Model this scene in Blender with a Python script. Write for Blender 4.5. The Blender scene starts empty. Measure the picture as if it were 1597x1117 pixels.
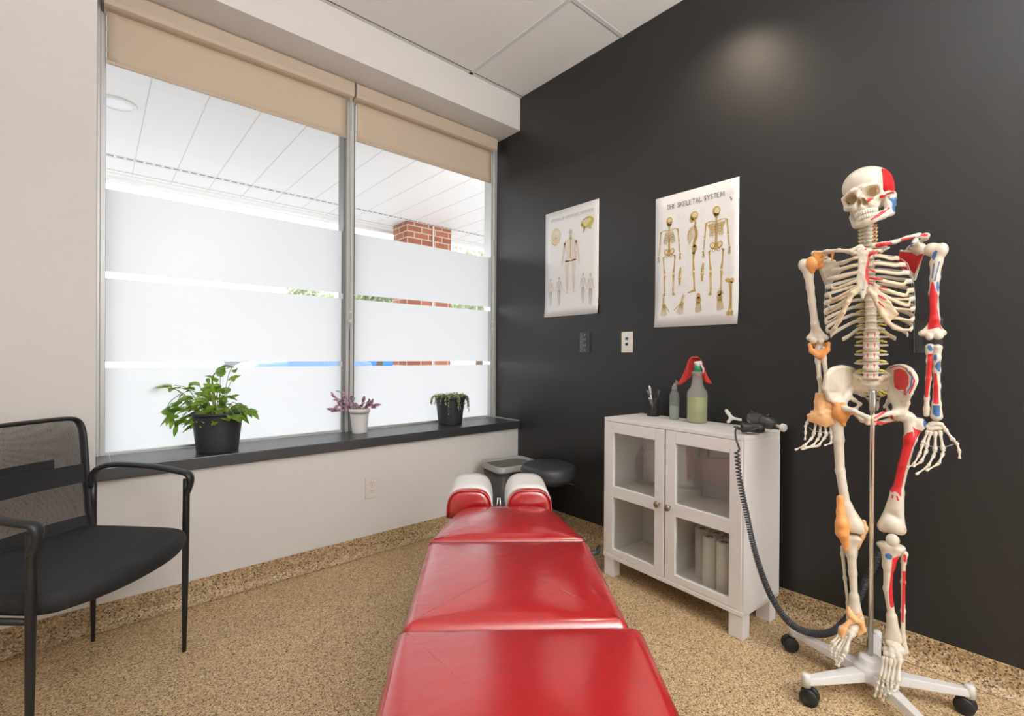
import bpy, bmesh, math, random
import numpy as np
from mathutils import Vector, Matrix, Euler
PI = math.pi
rnd = random.Random(7)
nrng = np.random.default_rng(5)
COL = bpy.context.scene.collection
scene = bpy.context.scene

# ------------------------------------------------------------------ camera model (used to measure the place)
IW, IH, FOC = 1597, 1117, 740.73
YAW, PITCH, ROLL, EYE = 0.719262, -0.003775, 0.006727, 1.1
CF = Vector((math.sin(YAW) * math.cos(PITCH), math.cos(YAW) * math.cos(PITCH), math.sin(PITCH)))
_r = CF.cross(Vector((0, 0, 1))).normalized(); _u = _r.cross(CF)
CR = _r * math.cos(ROLL) + _u * math.sin(ROLL)
CU = -_r * math.sin(ROLL) + _u * math.cos(ROLL)
EYEP = Vector((0, 0, EYE))
def ray(px, py): return CF + CR * ((px - IW / 2) / FOC) + CU * ((IH / 2 - py) / FOC)
def on_z(px, py, z=0.0):
    d = ray(px, py); return EYEP + d * ((z - EYE) / d.z)
def on_x(px, py, x):
    d = ray(px, py); return EYEP + d * (x / d.x)
def on_y(px, py, y):
    d = ray(px, py); return EYEP + d * (y / d.y)
def at_depth(px, py, k): return EYEP + ray(px, py) * k

# ------------------------------------------------------------------ materials
def nt(m):
    m.use_nodes = True; return m.node_tree.nodes, m.node_tree.links
def mat(name, col, rough=0.5, metal=0.0, spec=0.5, coat=0.0, bump=0.0, bscale=60, var=0.0, vscale=8, sss=0.0, bdist=0.002, alpha=1.0, transl=None, aniso=None):
    m = bpy.data.materials.new(name); N, L = nt(m); b = N['Principled BSDF']
    b.inputs['Base Color'].default_value = (*col, 1); b.inputs['Roughness'].default_value = rough
    b.inputs['Metallic'].default_value = metal; b.inputs['Specular IOR Level'].default_value = spec
    b.inputs['Coat Weight'].default_value = coat; b.inputs['Coat Roughness'].default_value = 0.12
    if sss:
        b.inputs['Subsurface Weight'].default_value = sss
        b.inputs['Subsurface Radius'].default_value = (0.012, 0.006, 0.003); b.inputs['Subsurface Scale'].default_value = 0.6
    tc = N.new('ShaderNodeTexCoord')
    if bump:
        n = N.new('ShaderNodeTexNoise'); n.inputs['Scale'].default_value = bscale; n.inputs['Detail'].default_value = 4
        bp = N.new('ShaderNodeBump'); bp.inputs['Strength'].default_value = bump; bp.inputs['Distance'].default_value = bdist
        L.new(tc.outputs['Object'], n.inputs['Vector']); L.new(n.outputs['Fac'], bp.inputs['Height']); L.new(bp.outputs['Normal'], b.inputs['Normal'])
    if var:
        n = N.new('ShaderNodeTexNoise'); n.inputs['Scale'].default_value = vscale; n.inputs['Detail'].default_value = 3
        mx = N.new('ShaderNodeMix'); mx.data_type = 'RGBA'
        mx.inputs[6].default_value = (*[max(0, c * (1 - var)) for c in col], 1); mx.inputs[7].default_value = (*[min(1, c * (1 + var)) for c in col], 1)
        L.new(tc.outputs['Object'], n.inputs['Vector']); L.new(n.outputs['Fac'], mx.inputs[0]); L.new(mx.outputs[2], b.inputs['Base Color'])
    return m
def glassy(name, tint=(1, 1, 1), rough=0.02, refl=1.0, ior=1.45, film=None):
    """thin clear sheet: see-through with a Fresnel reflection"""
    m = bpy.data.materials.new(name); N, L = nt(m); N.clear()
    out = N.new('ShaderNodeOutputMaterial'); t = N.new('ShaderNodeBsdfTransparent'); g = N.new('ShaderNodeBsdfGlossy')
    f = N.new('ShaderNodeLayerWeight'); pw = N.new('ShaderNodeMath'); pw.operation = 'POWER'; pw.inputs[1].default_value = 5
    mix = N.new('ShaderNodeMixShader'); mu = N.new('ShaderNodeMath'); mu.operation = 'MULTIPLY_ADD'
    f0 = 2 * ((ior - 1) / (ior + 1)) ** 2
    t.inputs[0].default_value = (*tint, 1); g.inputs['Roughness'].default_value = rough; mu.inputs[1].default_value = refl * (1 - f0); mu.inputs[2].default_value = refl * f0
    L.new(f.outputs['Facing'], pw.inputs[0]); L.new(pw.outputs[0], mu.inputs[0]); L.new(mu.outputs[0], mix.inputs[0]); L.new(t.outputs[0], mix.inputs[1]); L.new(g.outputs[0], mix.inputs[2]); L.new(mix.outputs[0], out.inputs[0])
    return m

M = {}
M['wall_white'] = mat('wall_white', (0.74, 0.712, 0.685), 0.55, bump=0.05, bscale=150)
M['wall_black'] = mat('wall_black', (0.0095, 0.0094, 0.0100), 0.44, spec=0.65, bump=0.10, bscale=220, bdist=0.001)
M['bulkhead'] = mat('bulkhead_paint', (0.74, 0.715, 0.69), 0.6, bump=0.05, bscale=150)
M['sill'] = mat('sill_laminate', (0.030, 0.031, 0.034), 0.34, spec=1.0, bump=0.08, bscale=30)
M['alu'] = mat('window_aluminium', (0.60, 0.60, 0.585), 0.38, metal=0.45)
M['alu_dark'] = mat('window_aluminium_dark', (0.22, 0.22, 0.21), 0.45, metal=0.5)
M['blind'] = mat('blind_fabric', (0.62, 0.505, 0.385), 0.85, bump=0.2, bscale=600, bdist=0.0005)
M['blind_box'] = mat('blind_cassette', (0.58, 0.475, 0.365), 0.55)
M['cord'] = mat('blind_chain', (0.75, 0.75, 0.73), 0.35)
M['glass'] = glassy('window_glass', (0.97, 0.985, 0.98), 0.0, 0.8)
M['cab_glass'] = glassy('cabinet_glass', (0.985, 0.99, 0.985), 0.0, 1.0, 1.5)
M['white_paint'] = mat('cabinet_white', (0.84, 0.81, 0.79), 0.32)
M['knob'] = mat('aged_brass', (0.26, 0.20, 0.13), 0.38, metal=0.7, var=0.3, vscale=60)
M['paper'] = mat('paper_roll', (0.80, 0.765, 0.70), 0.9)
M['core'] = mat('cardboard_core', (0.27, 0.19, 0.12), 0.9)
M['red_vinyl'] = mat('red_vinyl', (0.40, 0.006, 0.010), 0.30, spec=0.5, coat=0.8)
M['white_vinyl'] = mat('white_vinyl', (0.85, 0.83, 0.81), 0.45, bump=0.15, bscale=25)
M['black_plastic'] = mat('black_plastic', (0.014, 0.014, 0.015), 0.42, bump=0.05, bscale=200)
M['black_metal'] = mat('black_powder_coat', (0.012, 0.012, 0.013), 0.36, spec=0.5, bump=0.08, bscale=400, bdist=0.0005)
M['stool'] = mat('stool_vinyl', (0.030, 0.032, 0.036), 0.42)
M['chrome'] = mat('chrome', (0.78, 0.76, 0.73), 0.14, metal=1.0)
M['steel'] = mat('steel', (0.55, 0.55, 0.55), 0.3, metal=1.0)
M['bin_grey'] = mat('bin_grey', (0.33, 0.33, 0.31), 0.45)
M['bin_dark'] = mat('bin_dark', (0.045, 0.042, 0.04), 0.5)
M['stand_white'] = mat('stand_white', (0.74, 0.72, 0.70), 0.35)
M['pot_dark'] = mat('pot_charcoal', (0.028, 0.031, 0.036), 0.55, bump=0.1, bscale=80)
M['pot_white'] = mat('pot_white', (0.80, 0.78, 0.77), 0.35)
M['soil'] = mat('soil', (0.05, 0.035, 0.02), 0.95, bump=0.8, bscale=90, bdist=0.01)
M['poster'] = mat('poster_paper', (0.86, 0.86, 0.86), 0.22, coat=0.25)
M['ink'] = mat('ink_dark', (0.16, 0.16, 0.17), 0.4)
M['ink_soft'] = mat('ink_soft', (0.62, 0.62, 0.64), 0.4)
M['p_bone'] = mat('print_bone', (0.50, 0.34, 0.12), 0.35, var=0.35, vscale=120)
M['p_bone_dark'] = mat('print_bone_dark', (0.26, 0.17, 0.07), 0.35)
M['p_bone_pale'] = mat('print_bone_pale', (0.72, 0.60, 0.36), 0.35)
M['p_skin'] = mat('print_skin', (0.76, 0.68, 0.62), 0.35, var=0.08, vscale=60)
M['p_pink'] = mat('print_pink', (0.72, 0.45, 0.38), 0.35)
M['p_green'] = mat('print_green', (0.50, 0.47, 0.10), 0.35)
M['p_grey'] = mat('print_grey', (0.50, 0.50, 0.52), 0.35)
M['plate_black'] = mat('plate_black', (0.012, 0.012, 0.012), 0.12, spec=1.0, coat=1.0)
M['plate_ivory'] = mat('plate_ivory', (0.80, 0.76, 0.66), 0.4)
M['plate_white'] = mat('plate_white', (0.76, 0.70, 0.66), 0.4)
M['jack_blue'] = mat('jack_blue', (0.03, 0.13, 0.35), 0.4)
M['slot'] = mat('slot_dark', (0.02, 0.02, 0.02), 0.6)
M['brick_out'] = None
M['soffit'] = mat('soffit_white', (0.82, 0.80, 0.78), 0.5)
M['soffit_line'] = mat('soffit_joint', (0.62, 0.60, 0.57), 0.7)
M['vent_dark'] = mat('vent_dark', (0.10, 0.10, 0.10), 0.8)
M['lamp'] = mat('lamp_diffuser', (0.9, 0.9, 0.9), 0.4)
M['cloth'] = mat('red_microfibre', (0.52, 0.045, 0.035), 0.95, bump=0.5, bscale=300, bdist=0.001)
M['trigger_white'] = mat('trigger_white', (0.82, 0.82, 0.80), 0.4)
M['trigger_green'] = mat('trigger_green', (0.02, 0.22, 0.10), 0.4)
M['pen_silver'] = mat('pen_silver', (0.5, 0.5, 0.52), 0.3, metal=0.6)
M['pen_dark'] = mat('pen_dark', (0.03, 0.03, 0.035), 0.3)
M['pen_white'] = mat('pen_white', (0.75, 0.75, 0.74), 0.35)
M['gun_grey'] = mat('gun_grey', (0.06, 0.06, 0.058), 0.28)
M['coil'] = mat('coil_cord', (0.040, 0.040, 0.045), 0.36)
M['cable_grey'] = mat('cable_grey', (0.24, 0.24, 0.25), 0.4)
M['tip_white'] = mat('tip_white', (0.86, 0.85, 0.80), 0.4)
M['disc'] = mat('spine_disc', (0.50, 0.42, 0.30), 0.5, sss=0.1)
M['cartilage'] = mat('cartilage', (0.68, 0.545, 0.385), 0.42, sss=0.15, var=0.08)
M['nerve'] = mat('nerve_yellow', (0.62, 0.52, 0.07), 0.4)
M['ligament'] = mat('ligament_orange', (0.80, 0.36, 0.11), 0.35, sss=0.35, var=0.2, vscale=25)
M['ligament_pale'] = mat('ligament_pale', (0.80, 0.47, 0.22), 0.38, sss=0.35, var=0.15, vscale=30)
M['tooth'] = mat('tooth', (0.80, 0.76, 0.66), 0.3)
M['wire'] = mat('thin_wire', (0.6, 0.58, 0.55), 0.35, metal=0.6)
M['leaf_dark'] = mat('leaf_purple', (0.30, 0.10, 0.20), 0.4)

def bone_material():
    m = bpy.data.materials.new('bone'); N, L = nt(m); b = N['Principled BSDF']
    b.inputs['Roughness'].default_value = 0.36; b.inputs['Subsurface Weight'].default_value = 0.12
    b.inputs['Subsurface Radius'].default_value = (0.012, 0.008, 0.005); b.inputs['Subsurface Scale'].default_value = 0.4
    tc = N.new('ShaderNodeTexCoord'); n = N.new('ShaderNodeTexNoise'); n.inputs['Scale'].default_value = 22; n.inputs['Detail'].default_value = 4
    L.new(tc.outputs['Object'], n.inputs['Vector'])
    mx = N.new('ShaderNodeMix'); mx.data_type = 'RGBA'
    mx.inputs[6].default_value = (0.64, 0.555, 0.43, 1); mx.inputs[7].default_value = (0.79, 0.735, 0.64, 1)
    L.new(n.outputs['Fac'], mx.inputs[0]); prev = mx.outputs[2]
    for nm, c in (('paint_tan', (0.56, 0.42, 0.24)), ('paint_red', (0.60, 0.018, 0.022)), ('paint_blue', (0.05, 0.14, 0.33))):
        a = N.new('ShaderNodeAttribute'); a.attribute_name = nm
        g = N.new('ShaderNodeMath'); g.operation = 'GREATER_THAN'; g.inputs[1].default_value = 0.00001
        mm = N.new('ShaderNodeMix'); mm.data_type = 'RGBA'; mm.inputs[7].default_value = (*c, 1)
        L.new(a.outputs['Fac'], g.inputs[0]); L.new(g.outputs[0], mm.inputs[0]); L.new(prev, mm.inputs[6]); prev = mm.outputs[2]
    L.new(prev, b.inputs['Base Color'])
    n2 = N.new('ShaderNodeTexNoise'); n2.inputs['Scale'].default_value = 160; n2.inputs['Detail'].default_value = 3
    bp = N.new('ShaderNodeBump'); bp.inputs['Strength'].default_value = 0.12; bp.inputs['Distance'].default_value = 0.002
    L.new(tc.outputs['Object'], n2.inputs['Vector']); L.new(n2.outputs['Fac'], bp.inputs['Height']); L.new(bp.outputs['Normal'], b.inputs['Normal'])
    return m
M['bone'] = bone_material()

def ramp(N, stops, interp='LINEAR'):
    r = N.new('ShaderNodeValToRGB'); r.color_ramp.interpolation = interp
    e = r.color_ramp.elements
    while len(e) < len(stops): e.new(0.5)
    for i, (p, c) in enumerate(stops): e[i].position = p; e[i].color = (*c, 1)
    return r
def pebble_material(name, scale, dark=1.0):
    m = bpy.data.materials.new(name); N, L = nt(m); b = N['Principled BSDF']
    tc = N.new('ShaderNodeTexCoord'); v = N.new('ShaderNodeTexVoronoi'); v.inputs['Scale'].default_value = scale
    L.new(tc.outputs['Object'], v.inputs['Vector'])
    sep = N.new('ShaderNodeSeparateColor'); L.new(v.outputs['Color'], sep.inputs[0])
    d = dark
    r = ramp(N, [(0.0, (0.045 * d, 0.028 * d, 0.018 * d)), (0.07, (0.14 * d, 0.085 * d, 0.050 * d)), (0.16, (0.32 * d, 0.20 * d, 0.105 * d)),
                 (0.35, (0.47 * d, 0.305 * d, 0.150 * d)), (0.62, (0.60 * d, 0.415 * d, 0.215 * d)), (0.85, (0.68 * d, 0.51 * d, 0.30 * d)), (1.0, (0.78 * d, 0.68 * d, 0.52 * d))])
    L.new(sep.outputs[0], r.inputs[0])
    # grout between the pebbles
    r2 = ramp(N, [(0.0, (1, 1, 1)), (0.62, (1, 1, 1)), (1.0, (0.62, 0.58, 0.52))]); L.new(v.outputs['Distance'], r2.inputs[0])
    mul = N.new('ShaderNodeMix'); mul.data_type = 'RGBA'; mul.blend_type = 'MULTIPLY'; mul.inputs[0].default_value = 1
    L.new(r.outputs[0], mul.inputs[6]); L.new(r2.outputs[0], mul.inputs[7])
    n = N.new('ShaderNodeTexNoise'); n.inputs['Scale'].default_value = 2.2; L.new(tc.outputs['Object'], n.inputs['Vector'])
    r3 = ramp(N, [(0.3, (0.90, 0.90, 0.90)), (0.7, (1.06, 1.06, 1.06))]); L.new(n.outputs['Fac'], r3.inputs[0])
    mul2 = N.new('ShaderNodeMix'); mul2.data_type = 'RGBA'; mul2.blend_type = 'MULTIPLY'; mul2.inputs[0].default_value = 1
    L.new(mul.outputs[2], mul2.inputs[6]); L.new(r3.outputs[0], mul2.inputs[7]); L.new(mul2.outputs[2], b.inputs['Base Color'])
    b.inputs['Roughness'].default_value = 0.5
    bp = N.new('ShaderNodeBump'); bp.inputs['Strength'].default_value = 0.5; bp.inputs['Distance'].default_value = 0.0015; bp.invert = True
    L.new(v.outputs['Distance'], bp.inputs['Height']); L.new(bp.outputs['Normal'], b.inputs['Normal'])
    return m
M['floor'] = pebble_material('floor_pebble', 270)
M['cove'] = pebble_material('cove_pebble', 205, 0.80)

def ceiling_material():
    m = bpy.data.materials.new('ceiling_tile'); N, L = nt(m); b = N['Principled BSDF']; b.inputs['Roughness'].default_value = 0.9
    tc = N.new('ShaderNodeTexCoord'); v = N.new('ShaderNodeTexVoronoi'); v.inputs['Scale'].default_value = 55; v.inputs['Randomness'].default_value = 1
    L.new(tc.outputs['Object'], v.inputs['Vector'])
    r = ramp(N, [(0.0, (0.28, 0.26, 0.24)), (0.055, (0.30, 0.28, 0.26)), (0.10, (0.84, 0.825, 0.80)), (1.0, (0.84, 0.825, 0.80))])
    sep = N.new('ShaderNodeSeparateColor'); L.new(v.outputs['Color'], sep.inputs[0])
    ad = N.new('ShaderNodeMath'); ad.operation = 'MULTIPLY_ADD'; ad.inputs[1].default_value = 0.25; L.new(sep.outputs[0], ad.inputs[0]); L.new(v.outputs['Distance'], ad.inputs[2])
    L.new(ad.outputs[0], r.inputs[0]); L.new(r.outputs[0], b.inputs['Base Color'])
    n = N.new('ShaderNodeTexNoise'); n.inputs['Scale'].default_value = 260; bp = N.new('ShaderNodeBump'); bp.inputs['Strength'].default_value = 0.25; bp.inputs['Distance'].default_value = 0.002
    L.new(tc.outputs['Object'], n.inputs['Vector']); L.new(n.outputs['Fac'], bp.inputs['Height']); L.new(bp.outputs['Normal'], b.inputs['Normal'])
    return m
M['ceiling'] = ceiling_material()
def film_material():
    m = bpy.data.materials.new('frosted_film'); N, L = nt(m); N.clear()
    out = N.new('ShaderNodeOutputMaterial'); t = N.new('ShaderNodeBsdfTranslucent'); d = N.new('ShaderNodeBsdfDiffuse'); g = N.new('ShaderNodeBsdfGlossy')
    t.inputs[0].default_value = (0.75, 0.752, 0.758, 1); d.inputs[0].default_value = (0.9, 0.9, 0.9, 1); g.inputs['Roughness'].default_value = 0.25
    a = N.new('ShaderNodeMixShader'); a.inputs[0].default_value = 0.18; c = N.new('ShaderNodeMixShader'); c.inputs[0].default_value = 0.03
    L.new(t.outputs[0], a.inputs[1]); L.new(d.outputs[0], a.inputs[2]); L.new(a.outputs[0], c.inputs[1]); L.new(g.outputs[0], c.inputs[2]); L.new(c.outputs[0], out.inputs[0])
    return m
M['film'] = film_material()
def brick_material():
    m = bpy.data.materials.new('brick'); N, L = nt(m); b = N['Principled BSDF']; b.inputs['Roughness'].default_value = 0.9
    tc = N.new('ShaderNodeTexCoord'); sp = N.new('ShaderNodeSeparateXYZ'); L.new(tc.outputs['Object'], sp.inputs[0])
    ad = N.new('ShaderNodeMath'); L.new(sp.outputs[0], ad.inputs[0]); L.new(sp.outputs[1], ad.inputs[1])
    cb = N.new('ShaderNodeCombineXYZ'); L.new(ad.outputs[0], cb.inputs[0]); L.new(sp.outputs[2], cb.inputs[1])
    br = N.new('ShaderNodeTexBrick'); L.new(cb.outputs[0], br.inputs['Vector'])
    br.inputs['Color1'].default_value = (0.40, 0.14, 0.075, 1); br.inputs['Color2'].default_value = (0.26, 0.085, 0.05, 1); br.inputs['Mortar'].default_value = (0.55, 0.47, 0.38, 1)
    br.inputs['Scale'].default_value = 1; br.inputs['Brick Width'].default_value = 0.2; br.inputs['Row Height'].default_value = 0.075; br.inputs['Mortar Size'].default_value = 0.006
    L.new(br.outputs['Color'], b.inputs['Base Color'])
    return m
M['brick_out'] = brick_material()
def mesh_fabric(name, col, hole, scale):
    """woven net: fine grid of threads with open cells between them"""
    m = bpy.data.materials.new(name); N, L = nt(m); b = N['Principled BSDF']
    b.inputs['Base Color'].default_value = (*col, 1); b.inputs['Roughness'].default_value = 0.7
    tc = N.new('ShaderNodeTexCoord'); mp = N.new('ShaderNodeMapping'); mp.inputs['Rotation'].default_value = (0, 0.6, 0); mp.inputs['Scale'].default_value = (scale,) * 3
    L.new(tc.outputs['Object'], mp.inputs['Vector']); sp = N.new('ShaderNodeSeparateXYZ'); L.new(mp.outputs[0], sp.inputs[0])
    outs = []
    for k in (0, 2):
        f = N.new('ShaderNodeMath'); f.operation = 'FRACT'; L.new(sp.outputs[k], f.inputs[0])
        g = N.new('ShaderNodeMath'); g.operation = 'LESS_THAN'; g.inputs[1].default_value = hole; L.new(f.outputs[0], g.inputs[0]); outs.append(g)
    mu = N.new('ShaderNodeMath'); mu.operation = 'MULTIPLY'; L.new(outs[0].outputs[0], mu.inputs[0]); L.new(outs[1].outputs[0], mu.inputs[1])
    tr = N.new('ShaderNodeBsdfTransparent'); mix = N.new('ShaderNodeMixShader')
    L.new(mu.outputs[0], mix.inputs[0]); L.new(b.outputs[0], mix.inputs[1]); L.new(tr.outputs[0], mix.inputs[2])
    L.new(mix.outputs[0], N['Material Output'].inputs[0])
    return m
M['net'] = mesh_fabric('chair_net', (0.016, 0.016, 0.018), 0.60, 300)
M['net_band'] = mesh_fabric('chair_net_band', (0.014, 0.014, 0.016), 0.30, 300)
def weave_fabric(name, col, scale):
    m = bpy.data.materials.new(name); N, L = nt(m); b = N['Principled BSDF']; b.inputs['Roughness'].default_value = 0.75
    tc = N.new('ShaderNodeTexCoord'); v = N.new('ShaderNodeTexVoronoi'); v.inputs['Scale'].default_value = scale; v.inputs['Randomness'].default_value = 0.15
    L.new(tc.outputs['Object'], v.inputs['Vector'])
    r = ramp(N, [(0.0, tuple(c * 0.35 for c in col)), (0.5, col), (1.0, tuple(c * 1.8 for c in col))]); L.new(v.outputs['Distance'], r.inputs[0]); L.new(r.outputs[0], b.inputs['Base Color'])
    bp = N.new('ShaderNodeBump'); bp.inputs['Strength'].default_value = 0.6; bp.inputs['Distance'].default_value = 0.001
    L.new(v.outputs['Distance'], bp.inputs['Height']); L.new(bp.outputs['Normal'], b.inputs['Normal'])
    return m
M['seat_fabric'] = weave_fabric('seat_fabric', (0.011, 0.0115, 0.013), 230)
def red_vinyl_creases():
    m = M['red_vinyl']; N, L = m.node_tree.nodes, m.node_tree.links; b = N['Principled BSDF']
    tc = N.new('ShaderNodeTexCoord'); mp = N.new('ShaderNodeMapping'); mp.inputs['Scale'].default_value = (1.0, 1.6, 1)
    L.new(tc.outputs['Object'], mp.inputs[0])
    n = N.new('ShaderNodeTexNoise'); n.inputs['Scale'].default_value = 5.5; n.inputs['Detail'].default_value = 5; n.inputs['Distortion'].default_value = 1.2
    n2 = N.new('ShaderNodeTexNoise'); n2.inputs['Scale'].default_value = 90; n2.inputs['Detail'].default_value = 3
    L.new(mp.outputs[0], n.inputs['Vector']); L.new(tc.outputs['Object'], n2.inputs['Vector'])
    bp = N.new('ShaderNodeBump'); bp.inputs['Strength'].default_value = 0.35; bp.inputs['Distance'].default_value = 0.012
    bp2 = N.new('ShaderNodeBump'); bp2.inputs['Strength'].default_value = 0.10; bp2.inputs['Distance'].default_value = 0.001
    L.new(n.outputs['Fac'], bp.inputs['Height']); L.new(n2.outputs['Fac'], bp2.inputs['Height']); L.new(bp.outputs['Normal'], bp2.inputs['Normal']); L.new(bp2.outputs['Normal'], b.inputs['Normal'])
red_vinyl_creases()
M['red_vinyl'].node_tree.nodes['Principled BSDF'].inputs['Coat IOR'].default_value = 1.95
M['red_vinyl'].node_tree.nodes['Principled BSDF'].inputs['Coat Roughness'].default_value = .16
def leaf_material(name, c1, c2, transl=0.35, scale=18):
    m = bpy.data.materials.new(name); N, L = nt(m); b = N['Principled BSDF']; b.inputs['Roughness'].default_value = 0.4
    tc = N.new('ShaderNodeTexCoord'); n = N.new('ShaderNodeTexNoise'); n.inputs['Scale'].default_value = scale
    r = ramp(N, [(0.35, c1), (0.65, c2)]); L.new(tc.outputs['Object'], n.inputs['Vector']); L.new(n.outputs['Fac'], r.inputs[0]); L.new(r.outputs[0], b.inputs['Base Color'])
    t = N.new('ShaderNodeBsdfTranslucent'); mix = N.new('ShaderNodeMixShader'); mix.inputs[0].default_value = transl
    L.new(r.outputs[0], t.inputs[0]); L.new(b.outputs[0], mix.inputs[1]); L.new(t.outputs[0], mix.inputs[2]); L.new(mix.outputs[0], N['Material Output'].inputs[0])
    return m
M['leaf_green'] = leaf_material('leaf_green', (0.14, 0.30, 0.03), (0.38, 0.56, 0.08), 0.5)
M['stem_green'] = mat('stem_green', (0.26, 0.34, 0.09), 0.5)
M['stem_brown'] = mat('stem_brown', (0.20, 0.13, 0.07), 0.7)
M['leaf_purple'] = leaf_material('leaf_purple2', (0.26, 0.07, 0.17), (0.70, 0.52, 0.60), 0.3, 70)
M['leaf_pale'] = leaf_material('leaf_pale', (0.30, 0.36, 0.16), (0.52, 0.58, 0.34), 0.3, 60)
M['tree_leaf'] = leaf_material('tree_leaf', (0.34, 0.38, 0.24), (0.62, 0.66, 0.46), 0.4, 2)
M['bark'] = mat('bark', (0.14, 0.10, 0.07), 0.9, bump=0.5, bscale=20)
M['asphalt'] = mat('asphalt', (0.36, 0.35, 0.34), 0.9, var=0.1, vscale=3)
M['liquid'] = glassy('bottle_liquid', (0.62, 0.74, 0.18), 0.1, 0.6, 1.33)

def plastic_clear(name, tint, milk, mixv):
    m = bpy.data.materials.new(name); N, L = nt(m); N.clear()
    out = N.new('ShaderNodeOutputMaterial'); t = N.new('ShaderNodeBsdfTransparent'); t.inputs[0].default_value = (*tint, 1)
    p = N.new('ShaderNodeBsdfPrincipled'); p.inputs['Base Color'].default_value = (*milk, 1); p.inputs['Roughness'].default_value = 0.25
    mix = N.new('ShaderNodeMixShader'); mix.inputs[0].default_value = mixv
    L.new(t.outputs[0], mix.inputs[1]); L.new(p.outputs[0], mix.inputs[2]); L.new(mix.outputs[0], out.inputs[0])
    return m
M['pet_milky'] = plastic_clear('bottle_milky', (0.97, 0.97, 0.93), (0.75, 0.73, 0.72), 0.26)
M['pet_clear'] = plastic_clear('bottle_clear', (0.93, 0.96, 0.95), (0.6, 0.62, 0.6), 0.22)
M['soap'] = plastic_clear('green_cleaner', (0.80, 0.88, 0.30), (0.44, 0.50, 0.10), 0.62)
M['gel'] = plastic_clear('clear_gel', (0.86, 0.90, 0.86), (0.55, 0.60, 0.55), 0.4)

# ------------------------------------------------------------------ mesh helpers
def link(o, parent=None, loc=None):
    COL.objects.link(o)
    if parent is not None: o.parent = parent
    if loc is not None: o.location = loc
    return o
def mesh_obj(name, V, F, m, parent=None, smooth=False, mats=None, mi=None, label=None):
    me = bpy.data.meshes.new(name); me.from_pydata([tuple(map(float, v)) for v in V], [], [tuple(int(i) for i in f) for f in F])
    if mats:
        for x in mats: me.materials.append(x)
        if mi: me.polygons.foreach_set('material_index', mi)
    else: me.materials.append(m)
    if smooth: me.polygons.foreach_set('use_smooth', [True] * len(me.polygons))
    me.update()
    o = link(bpy.data.objects.new(name, me), parent)
    if label: o['label'] = label
    return o
def tag(o, label, cat, group=None, kind=None):
    o['label'] = label; o['category'] = cat
    if group: o['group'] = group
    if kind: o['kind'] = kind
    return o
def thing(name, label, cat, loc=(0, 0, 0), rz=0, group=None):
    o = bpy.data.objects.new(name, None); COL.objects.link(o); o.location = loc; o.rotation_euler = (0, 0, rz); o.empty_display_size = 0.05
    return tag(o, label, cat, group)
def struct(o, label=None):
    o['kind'] = 'structure'
    if label: o['label'] = label
    return o
def bevel(o, w=0.004, seg=2, angle=35):
    b = o.modifiers.new('bevel', 'BEVEL'); b.width = w; b.segments = seg; b.limit_method = 'ANGLE'; b.angle_limit = math.radians(angle); b.harden_normals = False
    return o
class MB:
    def __init__(s): s.V = []; s.F = []; s.I = []
    def add(s, V, F, mi=0):
        n = len(s.V); s.V += [tuple(v) for v in V]; s.F += [tuple(i + n for i in f) for f in F]; s.I += [mi] * len(F); return s
    def box(s, a, b, mi=0, xf=None):
        x0, y0, z0 = a; x1, y1, z1 = b
        V = [(x0, y0, z0), (x1, y0, z0), (x1, y1, z0), (x0, y1, z0), (x0, y0, z1), (x1, y0, z1), (x1, y1, z1), (x0, y1, z1)]
        if xf: V = [xf @ Vector(v) for v in V]
        return s.add(V, [(0, 3, 2, 1), (4, 5, 6, 7), (0, 1, 5, 4), (1, 2, 6, 5), (2, 3, 7, 6), (3, 0, 4, 7)], mi)
    def tube(s, pts, r, n=10, mi=0, caps=True, up=None):
        V, F = sweep(pts, r, n, caps, up); return s.add(V, F, mi)
    def lathe(s, prof, n=24, c=(0, 0, 0), mi=0, ax=None):
        V, F = lathe(prof, n, c, ax); return s.add(V, F, mi)
    def prism(s, outline, h0, h1, axis='z', mi=0):
        n = len(outline)
        def P(u, v, w): return {'z': (u, v, w), 'y': (u, w, v), 'x': (w, u, v)}[axis]
        V = [P(u, v, h0) for u, v in outline] + [P(u, v, h1) for u, v in outline]
        F = [tuple(range(n))[::-1], tuple(range(n, 2 * n))] + [(i, (i + 1) % n, n + (i + 1) % n, n + i) for i in range(n)]
        return s.add(V, F, mi)
    def obj(s, name, m, parent=None, smooth=False, label=None, mats=None, bev=0):
        o = mesh_obj(name, s.V, s.F, m, parent, smooth, mats, s.I if mats else None, label)
        bm = bmesh.new(); bm.from_mesh(o.data); bmesh.ops.recalc_face_normals(bm, faces=bm.faces); bm.to_mesh(o.data); bm.free()
        if bev: bevel(o, bev)
        return o
def catmull(P, n=8, closed=False):
    P = [np.array(p, float) for p in P]; out = []
    m = len(P); rng = range(m if closed else m - 1)
    for i in rng:
        p0 = P[(i - 1) % m] if (closed or i > 0) else 2 * P[0] - P[1]
        p1 = P[i]; p2 = P[(i + 1) % m]
        p3 = P[(i + 2) % m] if (closed or i + 2 < m) else 2 * P[-1] - P[-2]
        for k in range(n):
            t = k / n
            out.append(0.5 * ((2 * p1) + (-p0 + p2) * t + (2 * p0 - 5 * p1 + 4 * p2 - p3) * t * t + (-p0 + 3 * p1 - 3 * p2 + p3) * t ** 3))
    if not closed: out.append(P[-1])
    return out
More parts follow.
